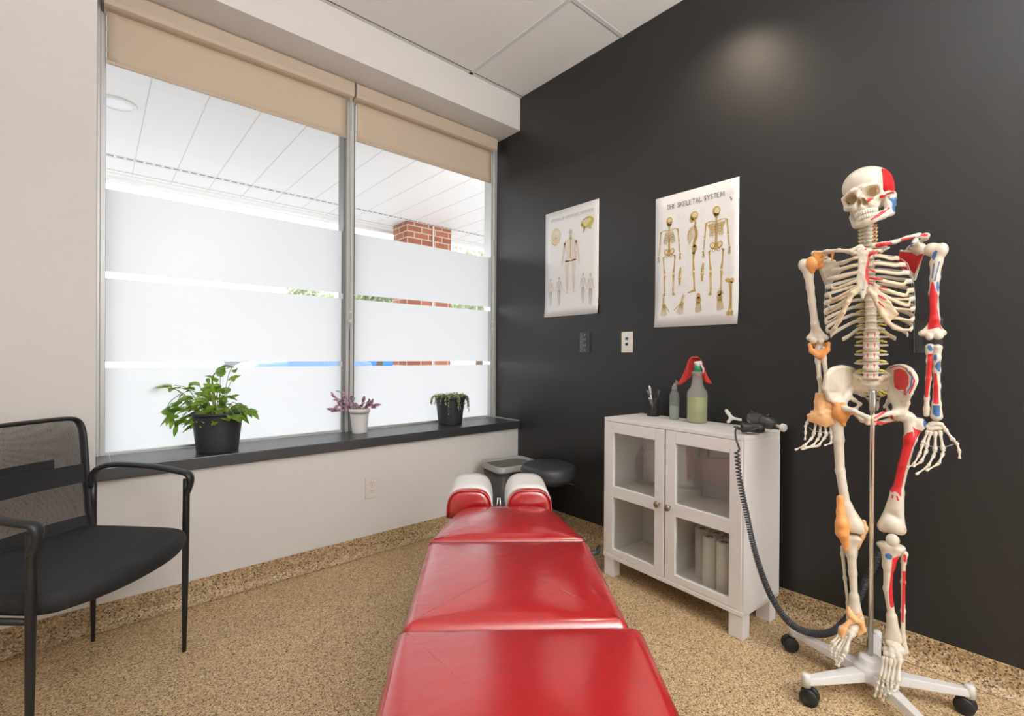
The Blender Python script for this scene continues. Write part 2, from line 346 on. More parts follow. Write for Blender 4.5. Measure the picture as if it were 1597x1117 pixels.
def sweep(pts, r, n=10, caps=True, up=None):
    """r: float, list of floats or list of (rw, rh); up: None or list/vec giving the rh direction"""
    P = [Vector(tuple(map(float, p))) for p in pts]; m = len(P); V = []; F = []
    T = [(P[min(i + 1, m - 1)] - P[max(i - 1, 0)]).normalized() for i in range(m)]
    if up is None:
        a = Vector((0, 0, 1)) if abs(T[0].z) < 0.9 else Vector((1, 0, 0)); nrm = (a - T[0] * a.dot(T[0])).normalized()
    for i in range(m):
        if up is None:
            nrm = (nrm - T[i] * nrm.dot(T[i])).normalized()
        else:
            a = Vector(up[i]) if isinstance(up, list) else Vector(up); nrm = (a - T[i] * a.dot(T[i])).normalized()
        b = T[i].cross(nrm); ri = r[i] if isinstance(r, (list, tuple, np.ndarray)) else r
        rw, rh = ri if isinstance(ri, (list, tuple)) else (ri, ri)
        for k in range(n):
            t = 2 * PI * k / n; V.append(P[i] + b * (rw * math.cos(t)) + nrm * (rh * math.sin(t)))
    for i in range(m - 1):
        for k in range(n):
            a = i * n + k; b2 = i * n + (k + 1) % n; F.append((a, b2, b2 + n, a + n))
    if caps: F.append(tuple(range(n))[::-1]); F.append(tuple(range((m - 1) * n, m * n)))
    return V, F
def lathe(prof, n=24, c=(0, 0, 0), ax=None):
    V = []; F = []; c = Vector(c)
    R = Vector((0, 0, 1)).rotation_difference(Vector(ax)).to_matrix() if ax is not None else Matrix.Identity(3)
    for r, z in prof:
        for k in range(n):
            t = 2 * PI * k / n; V.append(c + R @ Vector((r * math.cos(t), r * math.sin(t), z)))
    m = len(prof)
    for i in range(m - 1):
        for k in range(n):
            a = i * n + k; b = i * n + (k + 1) % n; F.append((a, b, b + n, a + n))
    if prof[0][0] > 1e-6: F.append(tuple(range(n))[::-1])
    if prof[-1][0] > 1e-6: F.append(tuple(range((m - 1) * n, m * n)))
    return V, F
def copy_tree(o, parent=None):
    c = o.copy(); COL.objects.link(c); c.parent = parent
    for ch in [x for x in COL.objects if x.parent == o]: copy_tree(ch, c)
    return c

# ------------------------------------------------------------------ signed distance modelling (smooth organic shapes)
class SDF:
    def __init__(s): s.p = []
    def cap(s, a, b, ra, rb=None, k=0.004, op='+'):
        s.p.append(('cap', np.array(a, float), np.array(b, float), ra, ra if rb is None else rb, k, op)); return s
    def chain(s, pts, rs, k=0.004):
        for i in range(len(pts) - 1): s.cap(pts[i], pts[i + 1], rs[i] if isinstance(rs, (list, tuple)) else rs, rs[i + 1] if isinstance(rs, (list, tuple)) else rs, k)
        return s
    def ell(s, c, r, k=0.004, rot=None, op='+'):
        R = np.array(Euler(rot).to_matrix()) if rot else np.eye(3)
        s.p.append(('ell', np.array(c, float), np.array(r, float), R, None, k, op)); return s
    def tri(s, a, b, c, r, k=0.004, op='+'):
        s.p.append(('tri', np.array(a, float), np.array(b, float), np.array(c, float), r, k, op)); return s
    def fan(s, c, rim, r, k=0.004):
        for i in range(len(rim) - 1): s.tri(c, rim[i], rim[i + 1], r, k)
        return s
    def bounds(s, q):
        if q[0] == 'cap': rr = max(q[3], q[4]); return np.minimum(q[1], q[2]) - rr, np.maximum(q[1], q[2]) + rr
        if q[0] == 'ell': rr = q[2].max(); return q[1] - rr, q[1] + rr
        P = np.array([q[1], q[2], q[3]]); return P.min(0) - q[4], P.max(0) + q[4]
    def build(s, h):
        lo = np.min([s.bounds(q)[0] for q in s.p if q[6] == '+'], 0) - 3 * h; hi = np.max([s.bounds(q)[1] for q in s.p if q[6] == '+'], 0) + 3 * h
        n = np.ceil((hi - lo) / h).astype(int) + 1
        ax = [lo[i] + h * np.arange(n[i]) for i in range(3)]
        v = np.ones(n, np.float32)
        for q in s.p:
            k = q[5]; a, b = s.bounds(q); a = a - k - 3 * h; b = b + k + 3 * h
            i0 = np.clip(np.floor((a - lo) / h).astype(int), 0, n); i1 = np.clip(np.ceil((b - lo) / h).astype(int) + 1, 0, n)
            if (i1 <= i0).any(): continue
            sl = tuple(slice(i0[j], i1[j]) for j in range(3))
            X, Y, Z = ax[0][sl[0]][:, None, None], ax[1][sl[1]][None, :, None], ax[2][sl[2]][None, None, :]
            if q[0] == 'cap':
                A, B = q[1], q[2]; ab = B - A; L2 = max(ab @ ab, 1e-12)
                px, py, pz = X - A[0], Y - A[1], Z - A[2]
                t = np.clip((px * ab[0] + py * ab[1] + pz * ab[2]) / L2, 0, 1)
                d = np.sqrt((px - t * ab[0]) ** 2 + (py - t * ab[1]) ** 2 + (pz - t * ab[2]) ** 2) - (q[3] + t * (q[4] - q[3]))
            elif q[0] == 'ell':
                px, py, pz = X - q[1][0], Y - q[1][1], Z - q[1][2]; R = q[3]
                a_ = px * R[0, 0] + py * R[1, 0] + pz * R[2, 0]; b_ = px * R[0, 1] + py * R[1, 1] + pz * R[2, 1]; c_ = px * R[0, 2] + py * R[1, 2] + pz * R[2, 2]
                r = q[2]; k0 = np.sqrt((a_ / r[0]) ** 2 + (b_ / r[1]) ** 2 + (c_ / r[2]) ** 2)
                k1 = np.sqrt((a_ / r[0] ** 2) ** 2 + (b_ / r[1] ** 2) ** 2 + (c_ / r[2] ** 2) ** 2) + 1e-9
                d = k0 * (k0 - 1) / k1
            else:
                A, B, C = q[1], q[2], q[3]
                def dt(u, w): return u[0] * w[0] + u[1] * w[1] + u[2] * w[2]
                ba, cb, ac = B - A, C - B, A - C; nor = np.cross(ba, ac)
                pa = (X - A[0], Y - A[1], Z - A[2]); pb = (X - B[0], Y - B[1], Z - B[2]); pc = (X - C[0], Y - C[1], Z - C[2])
                sg = np.sign(dt(pa, np.cross(ba, nor))) + np.sign(dt(pb, np.cross(cb, nor))) + np.sign(dt(pc, np.cross(ac, nor)))
                def edge(e, p):
                    t = np.clip(dt(p, e) / max(e @ e, 1e-12), 0, 1); return (p[0] - t * e[0]) ** 2 + (p[1] - t * e[1]) ** 2 + (p[2] - t * e[2]) ** 2
                de = np.minimum(np.minimum(edge(ba, pa), edge(cb, pb)), edge(ac, pc))
                dn = dt(pa, nor) ** 2 / max(nor @ nor, 1e-18)
                d = np.sqrt(np.where(sg < 2, de, dn)) - q[4]
            w = v[sl]
            if q[6] == '+': hh = np.maximum(k - np.abs(w - d), 0) / k; v[sl] = np.minimum(w, d) - hh * hh * k * 0.25
            else: d = -d; hh = np.maximum(k - np.abs(w - d), 0) / k; v[sl] = np.maximum(w, d) + hh * hh * k * 0.25
        return surfnet(v, lo, h)
OFF = np.array([(i, j, k) for i in (0, 1) for j in (0, 1) for k in (0, 1)])
def surfnet(v, lo, h):
    s = v < 0
    c = [s[i:s.shape[0] - 1 + i, j:s.shape[1] - 1 + j, k:s.shape[2] - 1 + k] for i, j, k in OFF]
    tot = sum(x.astype(np.int8) for x in c); act = (tot > 0) & (tot < 8)
    idx = np.argwhere(act); ids = -np.ones(act.shape, np.int64); ids[act] = np.arange(len(idx))
    vals = np.stack([v[idx[:, 0] + i, idx[:, 1] + j, idx[:, 2] + k] for i, j, k in OFF], 1)
    acc = np.zeros((len(idx), 3)); cnt = np.zeros(len(idx))
    for a in range(8):
        for b in range(a + 1, 8):
            if np.abs(OFF[a] - OFF[b]).sum() != 1: continue
            va, vb = vals[:, a], vals[:, b]; m = (va < 0) != (vb < 0)
            t = np.where(m, va / np.where(m, va - vb, 1), 0)
            acc += m[:, None] * (OFF[a] + t[:, None] * (OFF[b] - OFF[a])); cnt += m
    V = lo + h * (idx + acc / cnt[:, None]); F = []
    for ax_ in range(3):
        e = np.zeros(3, int); e[ax_] = 1; o1, o2 = [np.eye(3, dtype=int)[(ax_ + 1) % 3], np.eye(3, dtype=int)[(ax_ + 2) % 3]]
        A = s[:s.shape[0] - e[0], :s.shape[1] - e[1], :s.shape[2] - e[2]]; B = s[e[0]:, e[1]:, e[2]:]
        q = np.argwhere(A != B); q = q[(q[:, (ax_ + 1) % 3] > 0) & (q[:, (ax_ + 2) % 3] > 0)]
        if not len(q): continue
        q = q[(q < np.array(act.shape)).all(1)]
        g = lambda p: ids[p[:, 0], p[:, 1], p[:, 2]]
        quad = np.stack([g(q), g(q - o1), g(q - o1 - o2), g(q - o2)], 1)
        flip = ~A[q[:, 0], q[:, 1], q[:, 2]]
        quad[flip] = quad[flip][:, ::-1]
        F.append(quad[(quad >= 0).all(1)])
    F = np.concatenate(F)
    return V, F
def poly_sd(P, poly):
    """signed distance (positive inside) of 2D points to a polygon"""
    poly = np.array(poly, float); d = np.full(len(P), 1e9); inside = np.zeros(len(P), bool); n = len(poly)
    for i in range(n):
        a, b = poly[i], poly[(i + 1) % n]; e = b - a; w = P - a
        t = np.clip((w @ e) / max(e @ e, 1e-12), 0, 1); d = np.minimum(d, ((w - t[:, None] * e) ** 2).sum(1))
        c = ((a[1] > P[:, 1]) != (b[1] > P[:, 1])); xx = (b[0] - a[0]) * (P[:, 1] - a[1]) / (b[1] - a[1] + 1e-12) + a[0]
        inside ^= c & (P[:, 0] < xx)
    return np.where(inside, 1, -1) * np.sqrt(d)
def sdf_obj(name, sdf, h, m, parent, paint=None, label=None, xf=None, smooth_it=1):
    V, F = sdf.build(h)
    for _ in range(smooth_it):   # one light relaxation pass
        S = np.zeros_like(V); C = np.zeros(len(V))
        for k in range(4):
            a, b = F[:, k], F[:, (k + 1) % 4]; np.add.at(S, a, V[b]); np.add.at(S, b, V[a]); np.add.at(C, a, 1); np.add.at(C, b, 1)
        V = V + 0.5 * (S / np.maximum(C, 1)[:, None] - V)
    if xf is not None:
        Mx = np.array(xf); V = V @ Mx[:3, :3].T + Mx[:3, 3]
    return np_mesh(name, V, F, m, parent, paint, label)
def np_mesh(name, V, F, m, parent, paint=None, label=None):
    me = bpy.data.meshes.new(name); me.from_pydata(V.tolist() if hasattr(V, 'tolist') else V, [], F.tolist() if hasattr(F, 'tolist') else F)
    me.materials.append(m); me.polygons.foreach_set('use_smooth', [True] * len(me.polygons)); me.update()
    if paint:
        V = np.array([tuple(p.co) for p in me.vertices]); Nn = np.array([tuple(p.normal) for p in me.vertices]); ch = {}
        for col, kind, *a in paint:
            if kind == 'poly': val = np.minimum(poly_sd(V[:, [0, 2]], a[0]), (0.25 - Nn[:, 1]) * 0.02)
            elif kind == 'line':
                A, B, r = np.array(a[0]), np.array(a[1]), a[2]; e = B - A; w = V[:, [0, 2]] - A; t = np.clip(w @ e / max(e @ e, 1e-12), 0, 1)
                val = np.minimum(r - np.sqrt(((w - t[:, None] * e) ** 2).sum(1)), (0.25 - Nn[:, 1]) * 0.02)
            elif kind == 'ball':
                val = a[1] - np.sqrt(((V - np.array(a[0])) ** 2).sum(1))
            elif kind == 'fn': val = a[0](V, Nn)
            ch[col] = np.maximum(ch.get(col, -1e9), val)
        for col, val in ch.items():
            at = me.attributes.new('paint_' + col, 'FLOAT', 'POINT'); at.data.foreach_set('value', val.astype(np.float32))
    o = link(bpy.data.objects.new(name, me), parent)
    if label: o['label'] = label
    return o
#==ROOM==
XB, YW, YG, HC, HB, ZS = 2.25, 2.50, 2.79, 2.925, 2.695, 0.645
X0, Y0 = -2.3, -2.4
struct(MB().box((X0, Y0, -0.06), (XB + 0.1, YW + 0.05, 0)).obj('floor', M['floor']), 'pebbled beige and brown epoxy floor')
w = MB(); w.box((X0, YW, 0), (XB, 2.87, ZS - 0.052)); w.box((X0, YW, ZS - 0.052), (0.0, 2.87, HC)); w.box((0.0, YW, HB), (XB, 2.87, HC))
struct(w.obj('wall_front', M['wall_white']), 'white wall around and under the big window, with the boxed bulkhead above')
struct(MB().box((XB, Y0, 0), (XB + 0.1, 2.87, HC)).obj('wall_right', M['wall_black']), 'black painted wall')
struct(MB().box((X0 - 0.1, Y0, 0), (X0, 2.87, HC)).obj('wall_left', M['wall_white']))
struct(MB().box((X0 - 0.1, Y0 - 0.1, 0), (XB + 0.1, Y0, HC)).obj('wall_back', M['wall_white']))
# suspended ceiling: slab of tiles + grid bars (pattern of one surface)
struct(MB().box((X0, Y0, HC), (XB + 0.1, 2.87, HC + 0.08)).obj('ceiling', M['ceiling']), 'white acoustic tile ceiling')
M['tbar'] = mat('ceiling_grid', (0.70, 0.69, 0.67), 0.5)
M['shadow_line'] = mat('ceiling_shadow_line', (0.16, 0.15, 0.14), 0.9)  # dark strips painting the shadow line along the grid bars
g = MB()
for x in (1.815, 0.595, -0.625, -1.845): g.box((x - 0.012, Y0, HC - 0.004), (x + 0.012, YW, HC))
for y in (1.632, 0.412, -0.808, -2.028): g.box((X0, y - 0.012, HC - 0.003), (XB, y + 0.012, HC)); g.box((X0, y + 0.012, HC - 0.0015), (XB, y + 0.016, HC), 1)
g.box((X0, YW - 0.022, HC - 0.004), (XB, YW, HC)); g.box((X0, YW - 0.028, HC - 0.002), (XB, YW - 0.022, HC), 1)
struct(g.obj('trim_1', M['tbar'], mats=[M['tbar'], M['shadow_line']]), 'ceiling grid bars between the tiles')
# cove base of the same pebble epoxy running up the walls
def cove(name, axis, base, lo, hi, hgt):
    prof = [(0.0, hgt), (0.006, hgt), (0.006, 0.045)] + [(0.006 + 0.034 * (1 - math.cos(t)), 0.042 - 0.040 * math.sin(t)) for t in np.linspace(0.1, PI / 2, 7)] + [(0.0, 0.0)]
    V = []; n = len(prof)
    for e in (lo, hi):
        for d, z in prof: V.append((e, base - d, z) if axis == 'x' else (base - d, e, z))
    F = [(i, (i + 1) % n, n + (i + 1) % n, n + i) for i in range(n)] + [tuple(range(n)), tuple(range(n, 2 * n))[::-1]]
    o = MB().add(V, F).obj(name, M['cove']); return struct(o, 'pebbled epoxy cove base')
cove('baseboard_front', 'x', YW, X0, XB, 0.10)
cove('baseboard_right', 'y', XB, Y0, YW, 0.10)

# ------------------------------------------------------------------ window
win = bpy.data.objects.new('window_1', None); COL.objects.link(win); struct(win, 'large two pane shop window with frosted bands')
fr = MB()
fr.box((0.0, 2.765, ZS), (0.012, 2.85, HB)); fr.box((0.012, 2.775, ZS), (0.031, 2.85, HB))
fr.box((2.208, 2.765, ZS), (2.226, 2.85, HB)); fr.box((2.226, 2.75, ZS), (2.25, 2.85, HB))
fr.box((0.0, 2.785, ZS), (2.25, 2.85, ZS + 0.012)); fr.box((0.0, 2.785, HB - 0.04), (2.25, 2.85, HB))
fr.obj('window_frame', M['alu'], win, bev=0.0015)
mu = MB(); mu.box((1.097, 2.775, ZS), (1.110, 2.85, HB), 1); mu.box((1.110, 2.755, ZS), (1.126, 2.85, HB), 0); mu.box((1.126, 2.765, ZS), (1.134, 2.85, HB), 1); mu.box((1.134, 2.755, ZS), (1.152, 2.85, HB), 0); mu.box((1.152, 2.77, ZS), (1.166, 2.85, HB), 1)
mu.obj('mullion', M['alu'], win, mats=[M['alu'], M['alu_dark']])
for x0, x1 in ((0.031, 1.097), (1.166, 2.208)):
    MB().add([(x0, 2.80, ZS + 0.012), (x1, 2.80, ZS + 0.012), (x1, 2.80, HB - 0.04), (x0, 2.80, HB - 0.04)], [(0, 1, 2, 3)]).obj('glass_pane', M['glass'], win)
    f = MB()
    for z0, z1 in ((ZS + 0.012, 1.035), (1.063, 1.438), (1.467, 1.838)):
        f.add([(x0, 2.797, z0), (x1, 2.797, z0), (x1, 2.797, z1), (x0, 2.797, z1)], [(0, 1, 2, 3)])
    f.obj('frosted_film', M['film'], win, label='white frosted film in three bands')
sl = MB().box((0.0, YW - 0.022, ZS - 0.052), (XB, 2.785, ZS)).obj('window_sill', M['sill'], win, bev=0.003, label='black laminate window sill')
MB().box((0.045, YW - 0.021, ZS), (0.0465, 2.78, ZS + 0.0006)).box((2.235, YW - 0.02, ZS), (2.25, 2.78, ZS + 0.004)).obj('sill_seam', M['alu'], win)
# roller blinds
def blind(x0, x1, label, xf0, xf1):
    t = thing('roller_blind', label, 'blind', (0, 0, 0), 0, 'beige roller blinds')
    prof = [(2.775, 2.693), (2.700, 2.693), (2.688, 2.680), (2.688, 2.622), (2.695, 2.606), (2.712, 2.600), (2.775, 2.600)]
    MB().prism(prof, x0, x1, 'x').obj('cassette', M['blind_box'], t, bev=0.002)
    for xa in (x0 - 0.006, x1): MB().box((xa, 2.70, 2.61), (xa + .006, 2.775, 2.693)).obj('end_bracket', M['alu_dark'], t)
    # fabric: slightly wavy sheet with thickness
    n = 24; V = []; F = []
    for j in range(7):
        z = 2.61 - (2.61 - 2.375) * j / 6
        for i in range(n + 1):
            u = i / n; wv = 0.0025 * math.sin(u * 9 + x0 * 4) * (j / 6) ** 1.5 + (0.006 * math.exp(-((u - 0.96) / 0.03) ** 2) * (j / 6))
            V.append((xf0 + (xf1 - xf0) * u, 2.742 - wv, z))
    for j in range(6):
        for i in range(n): a = j * (n + 1) + i; F.append((a, a + 1, a + n + 2, a + n + 1))
    o = mesh_obj('blind_fabric', V, F, M['blind'], t, True); sm = o.modifiers.new('thick', 'SOLIDIFY'); sm.thickness = 0.0012
    MB().box((xf0, 2.7375, 2.371), (xf1, 2.7465, 2.385)).obj('bottom_bar', M['blind_box'], t, bev=0.001)
    return t
b1 = blind(0.022, 1.128, 'beige roller blind over the left window pane, nearer the chair', 0.032, 1.098)
b2 = blind(1.140, 2.200, 'beige roller blind over the right window pane, beside the black wall', 1.160, 2.183)
def chain(t, x, z0, z1, y=2.715):
    m = MB()
    for dx in (-0.005, 0.005): m.tube([(x + dx, y, z0), (x + dx, y, (z0 + z1) / 2), (x + dx, y, z1)], 0.0016, 6)
    m.tube([(x + 0.005 * math.cos(a), y, z1 - 0.005 * math.sin(a)) for a in np.linspace(0, PI, 7)], 0.0016, 6)
    m.box((x - 0.009, y - 0.006, z1 + 0.03), (x + 0.009, y + 0.006, z1 + 0.05)); m.box((x - 0.007, y - 0.005, z1 + 0.085), (x + 0.008, y + 0.005, z1 + 0.10))
    return m.obj('pull_chain', M['cord'], t, label='white bead pull chain')
chain(b1, 1.118, 2.60, 1.26); chain(b2, 2.190, 2.60, 1.26)
# ------------------------------------------------------------------ wall plates
def plate(name, c, normal, w, h, m, label, cat, kind):
    """c = centre on the wall; normal 'x' faces -x, 'y' faces -y. local x right, z up"""
    rz = -PI / 2 if normal == 'x' else 0
    t = thing(name, label, cat, c, rz)
    # local frame: y away from the room (into the wall)
    MB().box((-w / 2, -0.006, -h / 2), (w / 2, 0, h / 2)).obj('cover_plate', m, t, bev=0.0025)
    if kind == 'duplex':
        for z in (-0.022, 0.022):
            q = MB(); q.lathe([(0.0165, 0), (0.0165, 0.0025), (0.0155, 0.0035), (0, 0.0035)], 20, (0, -0.006, z), 0, (0, -1, 0)); s_ = q.obj('socket', m, t)
            k = MB().box((-0.0075, -0.0103, z + 0.0), (-0.0055, -0.0094, z + 0.009)).box((0.0055, -0.0103, z + 0.001), (0.0075, -0.0094, z + 0.008)); k.lathe([(0.0025, 0), (0.0025, 0.0008)], 10, (0, -0.0095, z - 0.007), 0, (0, -1, 0)); k.obj('slot', M['slot'], s_)
        MB().lathe([(0.003, 0), (0.003, 0.001), (0, 0.0015)], 10, (0, -0.006, 0), 0, (0, -1, 0)).obj('screw', M['steel'], t)
    if kind == 'decora':
        MB().box((-0.0168, -0.0085, -0.0335), (0.0168, -0.006, 0.0335)).obj('socket', m, t, bev=0.001)
        for z in (-0.02, 0.014):
            for x in (-0.0085, 0.0055): MB().box((x, -0.0092, z), (x + .003, -0.0084, z + 0.010)).obj('slot', M['steel'], t)
        for z in (-0.046, 0.046): MB().lathe([(0.003, 0), (0.003, 0.001), (0, 0.0015)], 10, (0, -0.006, z), 0, (0, -1, 0)).obj('screw', M['steel'], t)
    if kind == 'jack':
        for z in (-0.011, 0.020):
            j = MB().box((-0.009, -0.0075, z - 0.008), (0.009, -0.006, z + 0.008)).obj('jack', M['jack_blue'], t)
            MB().box((-0.0055, -0.0078, z - 0.004), (0.0055, -0.0074, z + 0.004)).obj('port', M['slot'], j)
    return t
plate('power_outlet', (1.155, YW, 0.367), 'y', 0.075, 0.122, M['plate_white'], 'white duplex power outlet on the white wall under the window sill', 'outlet', 'duplex')
plate('power_outlet', (XB, 1.889, 1.186), 'x', 0.078, 0.126, M['plate_black'], 'glossy black outlet on the black wall below the smaller poster', 'outlet', 'decora')
plate('data_outlet', (XB, 1.584, 1.183), 'x', 0.074, 0.117, M['plate_ivory'], 'ivory wall plate with two blue network jacks, below and between the posters', 'wall plate', 'jack')
plate('power_outlet', (XB, 0.299, 1.182), 'x', 0.080, 0.125, M['plate_black'], 'black outlet on the black wall behind the skeleton arm', 'outlet', 'decora')
#==POSTERS==
def poster(name, y_left, y_right, z0, z1, label):
    W_, H_ = y_left - y_right, z1 - z0
    t = thing(name, label, 'poster', (XB - 0.003, y_left, z0), -PI / 2)
    n, V, F = 10, [], []
    for j in range(13):
        for i in range(n + 1):
            u, v_ = i / n, j / 12; cur = 0.010 * max(0, abs(u - 0.5) * 2 - 0.8) / 0.2 * max(0, 1 - v_ * 9)
            V.append((u * W_, -cur, v_ * H_))
    for j in range(12):
        for i in range(n): a = j * (n + 1) + i; F.append((a, a + 1, a + n + 2, a + n + 1))
    o = mesh_obj('sheet', V, F, M['poster'], t, True); s_ = o.modifiers.new('thick', 'SOLIDIFY'); s_.thickness = 0.0008; s_.offset = -1
    return t, W_, H_
LAY = [0.0012]
def flat_stroke(mb, pts, ws, mi=0, y=None, n=6):
    """printed stroke on a poster sheet: ribbon in the sheet's (x,z) plane"""
    y = -0.0012 if y is None else y
    P = catmull([(p[0], 0, p[1]) for p in pts], n) if len(pts) > 2 else [np.array((p[0], 0, p[1])) for p in pts]
    m = len(P); V = []
    W = np.interp(np.linspace(0, 1, m), np.linspace(0, 1, len(ws)), ws) if isinstance(ws, (list, tuple)) else [ws] * m
    for i in range(m):
        t = P[min(i + 1, m - 1)] - P[max(i - 1, 0)]; l = math.hypot(t[0], t[2]) + 1e-9; nx, nz = -t[2] / l, t[0] / l
        V.append((P[i][0] + nx * W[i] / 2, y, P[i][2] + nz * W[i] / 2)); V.append((P[i][0] - nx * W[i] / 2, y, P[i][2] - nz * W[i] / 2))
    mb.add(V, [(2 * i, 2 * i + 1, 2 * i + 3, 2 * i + 2) for i in range(m - 1)], mi)
def flat_disc(mb, c, rx, rz, mi=0, y=None, n=18, rot=0):
    y = -0.0012 if y is None else y
    mb.add([(c[0] + rx * math.cos(t) * math.cos(rot) - rz * math.sin(t) * math.sin(rot), y, c[1] + rx * math.cos(t) * math.sin(rot) + rz * math.sin(t) * math.cos(rot)) for t in np.linspace(0, 2 * PI, n, endpoint=False)], [tuple(range(n))], mi)
def serif_text(name, txt, x0, x1, z, h, parent, m, wmul=1.0):
    """letters with little serifs drawn as strokes, spread from x0 to x1"""
    G = {'T': ([[(0, 1), (1, 1)], [(.5, 1), (.5, 0)]], .9, [(.5, 0)]), 'H': ([[(0, 0), (0, 1)], [(1, 0), (1, 1)], [(0, .5), (1, .5)]], .95, [(0, 0), (0, 1), (1, 0), (1, 1)]),
         'E': ([[(0, 0), (0, 1)], [(0, 1), (.9, 1)], [(0, .52), (.7, .52)], [(0, 0), (.95, 0)]], .75, [(0, 0), (0, 1)]), 'S': ([[(.9, .82), (.6, 1), (.2, .92), (.12, .7), (.5, .52), (.88, .32), (.82, .08), (.4, 0), (.05, .2)]], .65, []),
         'K': ([[(0, 0), (0, 1)], [(0, .42), (.9, 1)], [(.3, .6), (1, 0)]], .9, [(0, 0), (0, 1), (1, 0), (.9, 1)]), 'L': ([[(0, 0), (0, 1)], [(0, 0), (.9, 0), (.95, .2)]], .75, [(0, 1)]),
         'A': ([[(0, 0), (.5, 1)], [(.5, 1), (1, 0)], [(.2, .36), (.8, .36)]], .95, [(0, 0), (1, 0)]), 'Y': ([[(0, 1), (.5, .5)], [(1, 1), (.5, .5)], [(.5, .5), (.5, 0)]], .9, [(0, 1), (1, 1), (.5, 0)]),
         'M': ([[(0, 0), (.08, 1)], [(.08, 1), (.5, .1)], [(.5, .1), (.92, 1)], [(.92, 1), (1, 0)]], 1.15, [(0, 0), (1, 0)]), 'P': ([[(0, 0), (0, 1)], [(0, 1), (.6, 1), (.9, .76), (.6, .5), (0, .5)]], .75, [(0, 0)]),
         'I': ([[(.5, 0), (.5, 1)]], .4, [(.5, 0), (.5, 1)]), 'N': ([[(0, 0), (0, 1)], [(0, 1), (1, 0)], [(1, 0), (1, 1)]], .95, [(0, 0), (1, 1)]), 'C': ([[(.95, .8), (.6, 1), (.2, .88), (.02, .5), (.2, .12), (.6, 0), (.95, .2)]], .85, []),
         'R': ([[(0, 0), (0, 1)], [(0, 1), (.6, 1), (.88, .77), (.6, .52), (0, .52)], [(.5, .52), (1, 0)]], .85, [(0, 0), (1, 0)]), 'V': ([[(0, 1), (.5, 0)], [(.5, 0), (1, 1)]], .95, [(0, 1), (1, 1)]),
         '&': ([[(1, .0), (.3, .75), (.45, 1), (.68, .8), (.1, .3), (.3, 0), (.65, .05), (.95, .5)]], .9, [])}
    adv = [(G[c][1] + 0.28) if c in G else 0.55 for c in txt]; k = (x1 - x0) / (sum(adv) - 0.28); x = x0; mb = MB()
    for c, a in zip(txt, adv):
        if c in G:
            st, wd, se = G[c]
            for i, s_ in enumerate(st): flat_stroke(mb, [(x + p[0] * wd * k, z + p[1] * h) for p in s_], h * (0.15 if (i == 0 or len(s_) > 2) else 0.10) * wmul, 0, -0.0016, 5)
            for p in se: q = (x + p[0] * wd * k, z + p[1] * h); flat_stroke(mb, [(q[0] - h * .14, q[1]), (q[0] + h * .14, q[1])], h * .06, 0, -0.0016)
        x += a * k
    return mesh_obj(name, mb.V, mb.F, m, parent)
def text_lines(mb, x0, x1, z0, z1, step, mi=0, density=0.85):
    z = z1
    while z > z0:
        a = x0
        while a < x1:
            l = rnd.uniform(0.006, 0.02)
            if rnd.random() < density: flat_stroke(mb, [(a, z), (min(a + l, x1), z)], 0.0009, mi)
            a += l + 0.003
        z -= step
